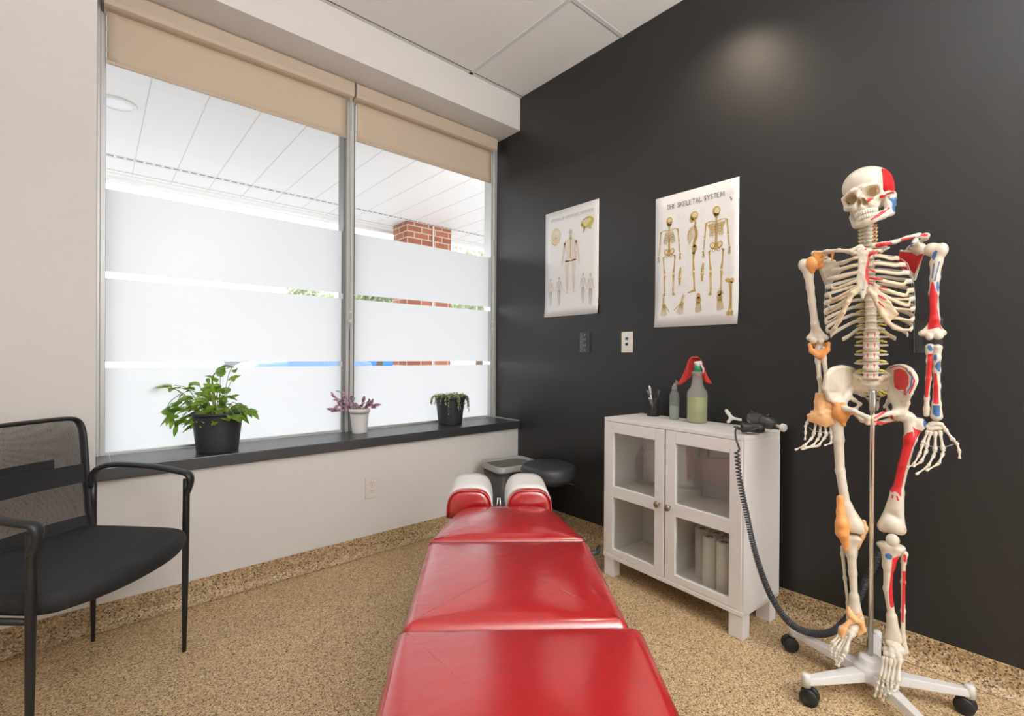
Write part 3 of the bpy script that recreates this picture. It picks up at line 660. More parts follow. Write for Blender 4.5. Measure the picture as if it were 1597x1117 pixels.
def small_skeleton(mb, cx, zt, H, kind='front'):
    """printed skeleton figure H tall, top of skull at zt"""
    s = H
    def st(pts, w, mi=0, y=None, both=True):
        for sg in ((1, -1) if both else (1,)):
            flat_stroke(mb, [(cx + sg * p[0] * s, zt - p[1] * s) for p in pts], [q * s for q in w] if isinstance(w, (list, tuple)) else w * s, mi, y)
    def ds(x, z, rx, rz, mi=0, y=None, both=True, rot=0):
        for sg in ((1, -1) if both else (1,)): flat_disc(mb, (cx + sg * x * s, zt - z * s), rx * s, rz * s, mi, y, rot=rot * sg)
    Y1, Y2, Y3 = -0.0012, -0.0014, -0.0016
    if kind == 'side':
        ds(0.012, .055, .052, .055, 0, Y1, False); ds(-.02, .095, .028, .038, 0, Y1, False); ds(-.018, .075, .014, .013, 1, Y2, False); ds(.025, .085, .012, .01, 1, Y2, False); ds(0.02, .045, .035, .032, 2, Y2, False)
        st([(.02, .11), (.03, .15), (.02, .18), (.045, .25), (.04, .32), (.015, .38), (.02, .44)], [.02, .02, .024, .03, .032, .034, .03], 0, Y1, False)
        for i in range(10):
            z = .19 + .017 * i; st([(.04, z), (-.01, z - .01), (-.055 - .018 * math.sin(i / 9 * PI), z + .035 + .002 * i)], .006, 0, Y1, False)
        st([(-.03, .19), (-.065, .25), (-.07, .33)], .008, 0, Y2, False)
        for z in np.linspace(.2, .43, 13): st([(.02, z), (.05, z)], .003, 1, Y2, False)
        ds(.02, .45, .035, .045, 0, Y1, False); ds(.018, .455, .018, .02, 1, Y2, False); ds(.01, .50, .025, .02, 0, Y1, False)
        st([(.012, .50), (.006, .6), (.012, .72)], [.03, .017, .03], 0, Y1, False); st([(.01, .735), (.018, .85), (.022, .95)], [.028, .016, .02], 0, Y1, False); ds(-.008, .725, .009, .012, 2, Y2, False)
        st([(.04, .965), (.01, .965), (-.06, .985)], [.024, .028, .012], 0, Y1, False); return
    back = kind == 'back'
    ds(0, .055, .045, .056, 0, Y1, False); ds(0, .095, .028, .035, 0, Y1, False); ds(.008, .05, .028, .036, 2, Y2, False)
    if not back: ds(.017, .068, .011, .011, 1, Y3); ds(0, .087, .005, .009, 1, Y3, False); st([(-.018, .108), (.018, .108)], .006, 1, Y3, False)
    else: st([(-.03, .098), (0, .092), (.03, .098)], .005, 1, Y3, False)
    st([(0, .12), (0, .46)], [.02, .022, .03], 0, Y1, False)
    for z in np.linspace(.13, .44, 18): st([(-.014, z), (.014, z)], .0035, 1, Y2, False)
    for i in range(9):
        z = .185 + .0165 * i; a = .045 + .035 * math.sin((i + 1) / 9 * 1.7)
        st([(.008, z - (.0 if not back else .004)), (a * .7, z - .006), (a, z + .012), (a * .55, z + .022), (.012 if i < 6 else a * .4, z + (.008 if i < 6 else .03))], .006, 0 if i % 2 else 2, Y1)
    if not back: st([(0, .175), (0, .275)], [.02, .014, .012], 2, Y3, False)
    st([(.01, .17), (.07, .158), (.115, .17)], .009, 0, Y2)
    if back: mb.add([(cx + sg * p[0] * s, Y3, zt - p[1] * s) for sg in (1,) for p in ((.04, .19), (.105, .185), (.06, .29))], [(0, 1, 2)], 0); mb.add([(cx - p[0] * s, Y3, zt - p[1] * s) for p in ((.04, .19), (.105, .185), (.06, .29))], [(0, 2, 1)], 0)
    ds(.118, .18, .015, .016, 0, Y2); st([(.12, .18), (.128, .27), (.135, .34)], [.018, .012, .02], 0, Y1)
    st([(.137, .35), (.145, .43), (.15, .47)], [.012, .007, .01], 0, Y1); st([(.13, .35), (.137, .43), (.145, .47)], .007, 2, Y1)
    ds(.152, .49, .012, .012, 0, Y1)
    for k in range(5): st([(.152, .495), (.148 + .006 * (k - 2), .53), (.148 + .008 * (k - 2), .565 - .006 * abs(k - 2))], .004, 0, Y1)
    ds(.04, .44, .034, .042, 0, Y1, rot=-.4); ds(.042, .435, .02, .026, 2, Y2, rot=-.4); ds(0, .46, .022, .032, 0, Y2, False); ds(.028, .49, .018, .02, 0, Y1); ds(.028, .492, .009, .011, 3, Y2)
    st([(.06, .485), (.082, .50)], .014, 0, Y1); st([(.08, .495), (.075, .6), (.062, .71)], [.022, .014, .016, .032], 0, Y1); ds(.062, .722, .013, .014, 2, Y2)
    st([(.062, .735), (.058, .85), (.056, .945)], [.03, .014, .013, .02], 0, Y1); st([(.077, .745), (.074, .85), (.068, .945)], .006, 2, Y1)
    st([(.06, .95), (.062, .97), (.068, .995)], [.018, .026, .034], 0, Y1)
    for k in range(4): st([(.052 + .009 * k, .975), (.05 + .012 * k, .998)], .002, 1, Y2)
pt, PW, PH = poster('wall_poster', 1.408, 0.970, 1.258, 1.943, 'larger anatomy poster of three full skeletons on the black wall')
serif_text('title', 'THE SKELETAL SYSTEM', PW * .15, PW * .84, PH * .895, PH * .032, pt, M['ink'])
ills = [M['p_bone'], M['p_bone_dark'], M['p_bone_pale'], M['poster']]
def fig(kind, cx, zt, H):
    mb = MB(); small_skeleton(mb, PW * cx, PH * zt, PH * H, kind); return mesh_obj('printed_skeleton', mb.V, mb.F, None, pt, mats=ills, mi=mb.I)
fig('front', .185, .835, .60); fig('side', .485, .835, .60); fig('back', .755, .835, .625)
for cx, cz, tilt, foot in ((.12, .145, 0, 0), (.345, .15, -.25, 0), (.555, .16, 0, 1), (.80, .165, 0.05, 1)):
    mb = MB(); X_, Z_ = cx * PW, cz * PH; c_, s__ = math.cos(tilt), math.sin(tilt)
    def R_(x, z): return (X_ + x * c_ - z * s__, Z_ + x * s__ + z * c_)
    if foot:
        flat_disc(mb, R_(0, .038), .010, .014); flat_disc(mb, R_(0, .018), .014, .016, 0); flat_disc(mb, R_(.002, .02), .005, .006, 1, -.0014)
        for k in range(5): flat_stroke(mb, [R_(-.009 + .0045 * k, .008), R_(-.013 + .0065 * k, -.022), R_(-.014 + .007 * k, -.046 + .003 * abs(k - 1.5))], [.0045, .003, .0036]); flat_stroke(mb, [R_(-.013 + .0065 * k - .002, -.022), R_(-.013 + .0065 * k + .002, -.022)], .0012, 1, -.0014)
    else:
        flat_stroke(mb, [R_(-.004, .06), R_(-.004, .022)], .006); flat_stroke(mb, [R_(.005, .06), R_(.004, .022)], .005, 2); flat_disc(mb, R_(0, .015), .011, .009)
        for k in range(5): flat_stroke(mb, [R_(-.007 + .0035 * k, .01), R_(-.013 + .0065 * k, -.018), R_(-.016 + .008 * k, -.044 + .003 * abs(k - 2))], [.004, .0026, .0032])
        flat_stroke(mb, [R_(.009 if tilt == 0 else -.009, .012), R_(.026 if tilt == 0 else -.024, -.012), R_(.032 if tilt == 0 else -.034, -.026)], [.004, .0034, .004])
    mesh_obj('printed_foot' if foot else 'printed_hand', mb.V, mb.F, None, pt, mats=ills, mi=mb.I)
mb = MB(); X_ = PW * .915
flat_stroke(mb, [(X_, .20), (X_ + .002, .12), (X_ - .001, .06)], [.017, .012, .013, .018]); flat_disc(mb, (X_ - .012, .208), .014, .010, 0, rot=-.4); flat_disc(mb, (X_ + .008, .205), .009, .013, 0)
flat_disc(mb, (X_ - .009, .052), .010, .012); flat_disc(mb, (X_ + .009, .052), .010, .012); flat_disc(mb, (X_, .066), .006, .008, 2, -.0014); flat_stroke(mb, [(X_ + .002, .18), (X_ + .003, .08)], .003, 1, -.0014)
mesh_obj('printed_femur', mb.V, mb.F, None, pt, mats=ills, mi=mb.I)
for cx, cz in ((.325, .375), (.60, .385)):
    mb = MB(); X_, Z_ = cx * PW, cz * PH
    flat_stroke(mb, [(X_ + .004, Z_ + .045), (X_, Z_ + .01)], [.006, .016]); flat_stroke(mb, [(X_ - .001, Z_ - .005), (X_ - .002, Z_ - .045)], [.016, .009]); flat_disc(mb, (X_, Z_ + .002), .009, .010, 2, -.0014); flat_disc(mb, (X_ - .003, Z_ + .004), .003, .006, 1, -.0016)
    mesh_obj('printed_joint', mb.V, mb.F, None, pt, mats=ills, mi=mb.I)
mb = MB(); flat_stroke(mb, [(PW * .90, .60), (PW * .915, .592), (PW * .925, .585)], .003, 1); flat_stroke(mb, [(PW * .91, .60), (PW * .918, .58)], .003, 1)
mesh_obj('printed_mark', mb.V, mb.F, None, pt, mats=ills, mi=mb.I)
mb = MB()
text_lines(mb, PW * .04, PW * .09, PH * .35, PH * .80, .009); text_lines(mb, PW * .29, PW * .38, PH * .62, PH * .84, .008); text_lines(mb, PW * .57, PW * .63, PH * .50, PH * .84, .008); text_lines(mb, PW * .88, PW * .96, PH * .32, PH * .78, .008)
text_lines(mb, PW * .40, PW * .45, PH * .30, PH * .60, .012, 0, .5); text_lines(mb, PW * .05, PW * .95, PH * .245, PH * .25, .01); text_lines(mb, PW * .42, PW * .60, PH * .02, PH * .025, .01); text_lines(mb, PW * .66, PW * .72, PH * .08, PH * .22, .009, 0, .6); text_lines(mb, PW * .83, PW * .95, PH * .345, PH * .36, .007)
text_lines(mb, PW * .29, PW * .40, PH * .29, PH * .31, .006); text_lines(mb, PW * .56, PW * .66, PH * .30, PH * .32, .006); text_lines(mb, PW * .84, PW * .95, PH * .89, PH * .91, .006)
mesh_obj('fine_print', mb.V, mb.F, M['ink_soft'], pt)['kind'] = 'stuff'

pt, PW, PH = poster('wall_poster', 2.235, 1.790, 1.359, 2.042, 'smaller looking washed-out nerve poster of a standing body, nearest the window')
serif_text('title', 'SPINAL & CRANIAL NERVES', PW * .12, PW * .90, PH * .905, PH * .026, pt, M['p_grey'], 0.9)
mb = MB(); cx = PW * .50; zt = PH * .80; s = PH * .60
sk = [M['p_skin'], M['p_pink'], M['p_bone_pale'], M['p_green'], M['p_grey'], M['p_bone_dark']]
flat_disc(mb, (cx, zt - .055 * s), .042 * s, .055 * s, 0); flat_disc(mb, (cx, zt - .05 * s), .03 * s, .04 * s, 4, -.0014); flat_stroke(mb, [(cx, zt - .1 * s), (cx, zt - .16 * s)], .05 * s, 0)
mb.add([(cx + x * s, -.0012, zt - z * s) for x, z in ((-.03, .14), (-.12, .175), (-.13, .22), (-.10, .33), (-.085, .40), (-.11, .50), (.11, .50), (.085, .40), (.10, .33), (.13, .22), (.12, .175), (.03, .14))], [tuple(range(12))], 0)
for sg in (1, -1):
    flat_stroke(mb, [(cx + sg * p * s, zt - q * s) for p, q in ((.12, .20), (.145, .33), (.165, .43), (.175, .52), (.17, .57))], [.05 * s, .045 * s, .035 * s, .025 * s, .02 * s], 0)
    flat_stroke(mb, [(cx + sg * p * s, zt - q * s) for p, q in ((.06, .48), (.07, .60), (.065, .72), (.07, .82), (.065, .95))], [.10 * s, .09 * s, .055 * s, .06 * s, .028 * s], 0)
    flat_disc(mb, (cx + sg * .075 * s, zt - .975 * s), .03 * s, .016 * s, 0)
    flat_stroke(mb, [(cx + sg * p * s, zt - q * s) for p, q in ((.01, .20), (.09, .21), (.13, .30), (.15, .42), (.165, .52))], .006 * s, 2, -.0014)
    flat_stroke(mb, [(cx + sg * p * s, zt - q * s) for p, q in ((.01, .42), (.05, .50), (.065, .62), (.062, .75), (.066, .94))], .007 * s, 2, -.0014)
for k in range(10): z = .2 + .024 * k; flat_stroke(mb, [(cx - .07 * s, zt - (z + .02) * s), (cx, zt - z * s), (cx + .07 * s, zt - (z + .02) * s)], .003 * s, 2, -.0014)
flat_stroke(mb, [(cx, zt - .1 * s), (cx, zt - .45 * s)], .016 * s, 3, -.0016); flat_stroke(mb, [(cx + .11 * s, zt - .36 * s), (cx + .10 * s, zt - .46 * s), (cx + .03 * s, zt - .47 * s), (cx + .06 * s, zt - .5 * s)], .012 * s, 1, -.0014)
mesh_obj('printed_body', mb.V, mb.F, None, pt, mats=sk, mi=mb.I)
mb = MB(); c0 = (PW * .215, PH * .76)
flat_disc(mb, c0, .042, .055, 2); flat_disc(mb, (c0[0] - .006, c0[1] - .03), .03, .03, 2, -.0013); flat_disc(mb, (c0[0] + .006, c0[1] + .008), .028, .034, 0, -.0014)
for k in range(9): a = k * .7; flat_stroke(mb, [(c0[0], c0[1] - .01), (c0[0] + .014 * math.cos(a), c0[1] - .01 + .012 * math.sin(a)), (c0[0] + .028 * math.cos(a + .3), c0[1] - .01 + .022 * math.sin(a + .3))], .0025, 3, -.0016)
flat_stroke(mb, [(c0[0] - .034, c0[1] - .035), (c0[0] - .02, c0[1] - .05), (c0[0] + .01, c0[1] - .055)], .003, 5, -.0016)
mesh_obj('printed_head', mb.V, mb.F, None, pt, mats=sk, mi=mb.I); mb = MB(); c0 = (PW * .80, PH * .82)
flat_disc(mb, c0, .052, .034, 3, rot=.15); flat_disc(mb, (c0[0] - .004, c0[1] + .012), .034, .018, 2, -.0014); flat_disc(mb, (c0[0] - .012, c0[1] - .008), .018, .015, 2, -.0016); flat_stroke(mb, [(c0[0] - .045, c0[1] - .005), (c0[0] - .02, c0[1] - .022), (c0[0] - .03, c0[1] - .06)], [.01, .014, .004], 5, -.0014)
flat_stroke(mb, [(c0[0] + .045, c0[1] + .0), (c0[0] + .02, c0[1] - .03), (c0[0] + .03, c0[1] - .045)], [.012, .02, .006], 3, -.0014); flat_stroke(mb, [(c0[0] - .03, c0[1] + .02), (c0[0] + .02, c0[1] + .028)], .004, 5, -.0017)
mesh_obj('printed_head', mb.V, mb.F, None, pt, mats=sk, mi=mb.I)
for cx_, zt_, hh, mi in ((.115, .37, .27, 4), (.285, .375, .27, 4), (.735, .375, .27, 4), (.865, .36, .28, 4)):
    mb = MB(); X_, Z_, s = cx_ * PW, zt_ * PH, hh * PH
    flat_disc(mb, (X_, Z_ - .05 * s), .035 * s, .05 * s, mi); flat_stroke(mb, [(X_, Z_ - .1 * s), (X_, Z_ - .25 * s), (X_, Z_ - .5 * s)], [.03 * s, .13 * s, .10 * s], 0)
    for sg in (1, -1):
        flat_stroke(mb, [(X_ + sg * p * s, Z_ - q * s) for p, q in ((.07, .17), (.10, .33), (.15, .50))], [.035 * s, .02 * s, .012 * s], mi)
        flat_stroke(mb, [(X_ + sg * p * s, Z_ - q * s) for p, q in ((.035, .48), (.04, .72), (.02, .99))], [.06 * s, .035 * s, .015 * s], mi)
    mesh_obj('printed_figure', mb.V, mb.F, None, pt, mats=sk, mi=mb.I)
mb = MB(); text_lines(mb, PW * .68, PW * .95, PH * .45, PH * .70, .01, 0, .5); text_lines(mb, PW * .08, PW * .30, PH * .45, PH * .62, .012, 0, .4)
mesh_obj('fine_print', mb.V, mb.F, M['ink_soft'], pt)['kind'] = 'stuff'
#==OUTSIDE==
ZO = 2.75
so = thing('entrance_canopy', 'white panelled canopy soffit outside, seen over the frosted film', 'canopy', (0, 2.87, ZO))
MB().box((-6, 0, 0), (12, 2.95, 0.12)).box((-6, 2.95, -0.03), (12, 3.0, 0.25)).obj('soffit', M['soffit'], so)
m = MB()
x = 0.246 - 0.2975 * 20
while x < 9: m.box((x - 0.003, 0, -0.0015), (x + 0.003, 2.8, 0)); x += 0.2975
m.box((-6, 2.70, -0.006), (12, 2.712, 0)); m.box((-6, 2.80, -0.003), (12, 2.808, 0)); m.box((-6, 2.28, -0.003), (12, 2.284, 0)); m.box((-6, 2.34, -0.003), (12, 2.343, 0))
m.obj('panel_joint', M['soffit_line'], so)
m = MB(); x = -1.5
while x < 7: m.box((x, 2.305, -0.003), (x + 0.045, 2.318, 0)); x += 0.065
m.obj('vent_strip', M['vent_dark'], so)
t = thing('recessed_light', 'round white recessed light in the canopy outside', 'light', (0.10, 4.08, ZO - 0.001))
MB().lathe([(0.105, 0), (0.105, -0.012), (0.085, -0.015), (0.08, -0.004)], 32).obj('trim_ring', M['soffit'], t, True)
MB().lathe([(0, -.004), (0.082, -.004), (0.082, -.007), (0, -.007)], 32).obj('lens', M['lamp'], t)
t = thing('brick_column', 'red brick column holding up the canopy outside the right pane', 'column', (2.85, 5.21, 0))
MB().box((0, 0, 0), (0.64, 0.36, ZO - 0.005)).obj('shaft', M['brick_out'], t)
MB().box((0.355, -0.012, 0), (0.375, 0, ZO)).obj('downpipe', M['soffit_line'], t)
struct(MB().box((-40, 2.87, -0.2), (70, 90, -0.1)).obj('ground', M['asphalt']), 'pale parking lot outside')
def tree(cx, cy, z0, z1, rx, label, seed, n=2600):
    r = random.Random(seed); t = thing('tree', label, 'tree', (cx, cy, -0.1), 0, 'trees across the parking lot')
    MB().tube([(0, 0, 0), (0.1, 0, z0 * .6), (0, 0.1, (z0 + z1) / 2)], [0.22, 0.16, 0.06], 8).obj('trunk', M['bark'], t, True)
    V, F = [], []
    blobs = [(r.uniform(-rx, rx) * .75, r.uniform(-rx, rx) * .6, r.uniform(z0 + .5, z1 - .7), r.uniform(.5, 1.0)) for _ in range(14)]
    for i in range(n):
        b = blobs[i % 14]; a = r.uniform(0, 2 * PI); e = math.asin(r.uniform(-1, 1)); q = b[3] * rx * .55 * r.uniform(.6, 1.05)
        c = Vector((b[0] + q * math.cos(a) * math.cos(e), b[1] + q * math.sin(a) * math.cos(e), b[2] + q * math.sin(e) * .8)); s = r.uniform(.10, .22)
        R = Euler((r.uniform(0, 3), r.uniform(0, 3), r.uniform(0, 6))).to_matrix(); k = len(V)
        V += [c + R @ Vector(p) * s for p in ((-1, 0, 0), (0, -.5, .1), (1, 0, 0), (0, .5, .1))]; F.append((k, k + 1, k + 2, k + 3))
    mesh_obj('crown', V, F, M['tree_leaf'], t)
def far(px, d): p = at_depth(px, 558, d); return p.x, p.y
a = far(485, 26); tree(a[0], a[1], 1.6, 5.2, 1.9, 'low far tree seen in the clear strip left of the window mullion', 3)
a = far(590, 24); tree(a[0], a[1], 1.6, 5.2, 1.6, 'far tree seen just left of the brick column', 4)
a = far(745, 22); tree(a[0], a[1], 1.5, 6.6, 2.0, 'taller far tree right of the brick column', 5)
# parked vehicles glimpsed through the lowest clear strip
def paint(nm, c): return mat(nm, c, 0.25, metal=0.2, coat=0.5)
M['car_glass'] = mat('car_glass', (0.03, 0.035, 0.04), 0.08, spec=0.8); M['tyre'] = mat('tyre', (0.03, 0.03, 0.03), 0.8)
def vehicle(kind, cx, cy, rz, m, label, name, cat, sign=None):
    t = thing(name, label, cat, (cx, cy, -0.1), rz)
    if kind == 'car': body = [(-2.2, .35), (-2.2, .75), (-1.9, .92), (-1.0, 1.0), (-.45, 1.42), (1.0, 1.46), (1.7, 1.02), (2.15, .92), (2.2, .4)]; gl = [(-.85, 1.02), (-.42, 1.36), (.95, 1.40), (1.45, 1.02)]; wd = .86
    else: body = [(-2.7, .4), (-2.7, 2.2), (1.2, 2.25), (1.9, 1.5), (2.6, 1.25), (2.7, .5)]; gl = [(1.05, 1.35), (1.05, 1.95), (1.35, 1.95), (1.8, 1.4)]; wd = .95
    MB().prism(body, -wd, wd, 'y').obj('body', m, t, bev=0.08)
    MB().prism(gl, -wd - .012, wd + .012, 'y').obj('side_window', M['car_glass'], t)
    if kind == 'car': MB().prism([(-2.28, .40), (-2.28, .62), (-2.1, .62), (-2.1, .40)], -.8, .8, 'y').obj('bumper', M['tyre'], t)
    for x in (-1.35, 1.4):
        for y in (-wd, wd):
            w_ = MB().lathe([(0.0, -.1), (.33, -.1), (.34, 0), (.33, .1), (0, .1)], 24, (x, y, .34), 0, (0, 1, 0)).obj('wheel', M['tyre'], t, True)
            MB().lathe([(0, -.11), (.2, -.11), (.2, .11), (0, .11)], 18, (x, y, .34), 0, (0, 1, 0)).obj('hub_cap', M['steel'], w_)
    return t
a = far(238, 17); vehicle('car', a[0], a[1], -.25, paint('car_white', (.75, .75, .75)), 'white car parked outside behind the largest potted plant', 'parked_car', 'car')
a = far(478, 17); vehicle('car', a[0], a[1], .12, paint('car_blue', (.12, .22, .55)), 'blue car parked outside left of the window mullion', 'parked_car', 'car')
a = far(392, 25); vehicle('car', a[0], a[1], .05, paint('car_grey', (.2, .2, .21)), 'dark grey car parked furthest away, seen above the big plant', 'parked_car', 'car')
a = far(590, 34); vehicle('van', a[0], a[1], .03, paint('van_blue', (.01, .16, .60)), 'bright blue van parked outside left of the brick column', 'parked_van', 'van')
#==CHAIR==
O = ((0.248 - 0.128) / 2, (2.113 + 1.734) / 2, 0)
ch = thing('armchair', 'black mesh-back visitor armchair in front of the window wall', 'chair', O, math.atan2(.71, .704))
HW = .267
def side_frame(sg):
    # local: x lateral, y away from the front legs
    leg_r = lambda z: 0.0105 if z > .25 else 0.0065 + .004 * z / .25
    zs_ = [0, .1, .25, .42, .6, .64]
    MB().tube([(sg * HW, 0.0 - .01 * z, z) for z in zs_], [0.0072, .0085, .0105, .0115, .0115, .0115], 14).obj('front_leg', M['black_metal'], ch, True)
    MB().tube([(sg * (.30 - .032 * min(z / .45, 1)), .39 - .03 * min(z / .45, 1), z) for z in (0, .1, .25, .42, .55, .63)], [.0065, .008, .0105, .0115, .0115, .0115], 14).obj('back_leg', M['black_metal'], ch, True)
    arm = catmull([(sg * (HW - .004), .362, .60), (sg * (HW - .002), .352, .655), (sg * (HW + .01), .30, .682), (sg * (HW + .012), .15, .680), (sg * (HW + .006), .03, .665), (sg * HW, -.014, .655), (sg * HW, -.022, .625), (sg * HW, -.006, .58)], 6)
    n = len(arm); W = [(.012 + .008 * math.sin(min(1, i / (n - 1) * 1.15) * PI) ** .6, .010) for i in range(n)]
    MB().tube(arm, W, 14, up=[(0, -.4, 1) if 8 < i < n - 10 else ((0, -1, .5) if i >= n - 10 else (0, 1, .5)) for i in range(n)]).obj('armrest', M['black_plastic'], ch, True)
    MB().tube([(sg * (HW - .003), .01, .405), (sg * (HW - .005), .36, .395)], .009, 10).obj('side_rail', M['black_metal'], ch, True)
side_frame(1); side_frame(-1)
MB().tube([(-HW, .36, .395), (HW, .36, .395)], .009, 10).obj('rear_rail', M['black_metal'], ch, True)
# seat: rounded cushion with bowed front
def cushion(outline, z0, z1, r, bulge, name, m, parent, n_in=7, label=None, cz=None):
    """outline: closed list of (x,y); rings go round the rim then over the crowned top"""
    P = np.array(outline, float); c = P.mean(0); n = len(P)
    d = np.roll(P, -1, 0) - np.roll(P, 1, 0); nr = np.stack([d[:, 1], -d[:, 0]], 1); nr /= np.linalg.norm(nr, axis=1)[:, None]
    if ((P - c) * nr).sum() < 0: nr = -nr
    rings = []
    for a in np.linspace(0, PI / 2, 5): rings.append((P - nr * r * (1 - math.sin(a)), np.full(n, z0 + r - r * math.cos(a))))
    for a in np.linspace(0, PI / 2, 6): rings.append((P - nr * r * (1 - math.cos(a)), np.full(n, z1 - r + r * math.sin(a))))
    base = P - nr * r
    for k in range(1, n_in + 1):
        s = 1 - k / (n_in + .001) * .985; rings.append((c + (base - c) * s, np.full(n, z1 + bulge * (1 - s * s))))
    ylo, yhi = base[:, 1].min(), base[:, 1].max(); ym = (ylo + yhi) / 2
    def crown(x, y):
        near = base[np.abs(base[:, 1] - np.clip(y, ylo + .2 * (yhi - ylo), yhi - .2 * (yhi - ylo))) < .14 * (yhi - ylo)]
        xa, xb = near[:, 0].min(), near[:, 0].max(); u = (x - (xa + xb) / 2) / ((xb - xa) / 2); w = (y - ym) / ((yhi - ylo) / 2)
        return max(0, 1 - abs(u) ** 2.4) ** .8 * max(0, 1 - abs(w) ** 2.4) ** .8
    V = [(x, y, z) for R, Z in rings[:11] for (x, y), z in zip(R, Z)] + [(x, y, z1 + bulge * crown(x, y)) for R, Z in rings[11:] for (x, y) in R]; F = []
    for i in range(len(rings) - 1):
        for k in range(n): a = i * n + k; b = i * n + (k + 1) % n; F.append((a, b, b + n, a + n))
    F.append(tuple(range(n))[::-1]); F.append(tuple(range((len(rings) - 1) * n, len(rings) * n)))
    o = mesh_obj(name, V, F, m, parent, True, label=label)
    bm = bmesh.new(); bm.from_mesh(o.data); bmesh.ops.recalc_face_normals(bm, faces=bm.faces); bm.to_mesh(o.data); bm.free()
    return o
def poly_round(pts, rad, n=6, sub=6):
    """round the corners of a polygon, subdividing the sides"""
    out = []; m = len(pts)
    if not isinstance(rad, (list, tuple)): rad = [rad] * m
    for i in range(m):
        p0, p1, p2 = Vector(pts[i - 1]), Vector(pts[i]), Vector(pts[(i + 1) % m]); a = (p0 - p1).normalized(); b = (p2 - p1).normalized(); r = rad[i]
        A, B = p1 + a * r, p1 + b * r
        for k in range(n + 1): t = k / n; out.append(A * (1 - t) ** 2 + p1 * 2 * t * (1 - t) + B * t * t)
        nx = Vector(pts[(i + 1) % m]) + (p1 - p2).normalized() * rad[(i + 1) % m]
        for k in range(1, sub): out.append(B.lerp(nx, k / sub))
    return [tuple(p) for p in out]
seat = catmull([(-.245, .37), (-.10, .395), (.10, .395), (.245, .37), (.262, .30), (.262, .12), (.252, .0), (.20, -.055), (.08, -.095), (-.08, -.095), (-.20, -.055), (-.252, .0), (-.262, .12), (-.262, .30)], 5, True)
cushion([(p[0], p[1]) for p in seat], .405, .468, .028, .012, 'seat', M['seat_fabric'], ch)
# backrest: bowed frame + net
def back_pt(u, v):  # u -1..1 across, v 0..1 up
    hw = .262 + .010 * v - .035 * (1 - v) * .3
    return (u * hw * (1 - .0), .355 + .055 * v + .05 * (1 - u * u), .435 + .425 * v)
corner = lambda s: [back_pt(s * 1.0, v) for v in (0, .2, .4, .6, .8)] + [back_pt(s * .985, .92), back_pt(s * .93, .985)]
top = [back_pt(u, 1.0) for u in (.8, .5, .2, 0, -.2, -.5, -.8)]
rim = catmull(corner(1) + top + corner(-1)[::-1] + [back_pt(u, 0.0) for u in (-.7, -.3, .3, .7)], 5, True)
rim.append(rim[0])
MB().tube(rim, [(.008, .015)] * len(rim), 12, up=[(0, 1, 0)] * len(rim), caps=False).obj('back_frame', M['black_plastic'], ch, True)
def net(v0, v1, name, m, off=0.0, us=1.0, label=None):
    nu, nv = 20, 8; V = []; F = []
    for j in range(nv + 1):
        v = v0 + (v1 - v0) * j / nv
        for i in range(nu + 1):
            u = (-1 + 2 * i / nu) * (us if v < .93 else us * (1 - .06 * (v - .93) / .07)); p = back_pt(u, v); V.append((p[0], p[1] + off, p[2]))
    for j in range(nv):
        for i in range(nu): a = j * (nu + 1) + i; F.append((a, a + 1, a + nu + 2, a + nu + 1))
    return mesh_obj(name, V, F, m, ch, True, label=label)
net(0.02, .985, 'back_net', M['net'], 0, .985)
net(0.0, .16, 'lower_panel', M['net_band'], -.004, .97); net(.44, .60, 'back_band', M['net_band'], -.004, .985, 'denser dark band across the net')
MB().tube([back_pt(u, .60)[:1] + (back_pt(u, .60)[1] + .012, back_pt(u, .60)[2]) for u in np.linspace(-.7, .7, 15)], [(.002, .03)] * 15, 8, up=(0, 0, 1)).obj('label_panel', M['net'], ch, True)
#==TABLE==
TYAW = math.atan2(-.6276, .7785)
tb = thing('treatment_table', 'red vinyl treatment table with split headrest in the middle of the room', 'table', (0.692, 0.721, 0), TYAW)
cx = -.028
pad = lambda y0, y1, a0, a1, b0, b1, r: poly_round([(a0, y0), (b0, y0), (b1, y1), (a1, y1)], r)
cushion(pad(-.62, .068, -.262, -.296, .222, .256, [.03, .03, .035, .035]), .405, .497, .028, .010, 'leg_pad', M['red_vinyl'], tb, 20)
cushion(pad(.074, .578, -.290, -.296, .236, .238, [.03, .03, .03, .03]), .405, .492, .032, .016, 'pelvic_pad', M['red_vinyl'], tb, 20)
cushion(pad(.583, .955, -.300, -.215, .238, .155, [.025, .025, .10, .10]), .405, .490, .030, .018, 'chest_pad', M['red_vinyl'], tb, 20)
MB().add([(-.29, .578, .482), (-.29, .583, .482), (.236, .583, .482), (.236, .578, .482)], [(0, 1, 2, 3)]).obj('pad_liner', M['black_plastic'], tb)
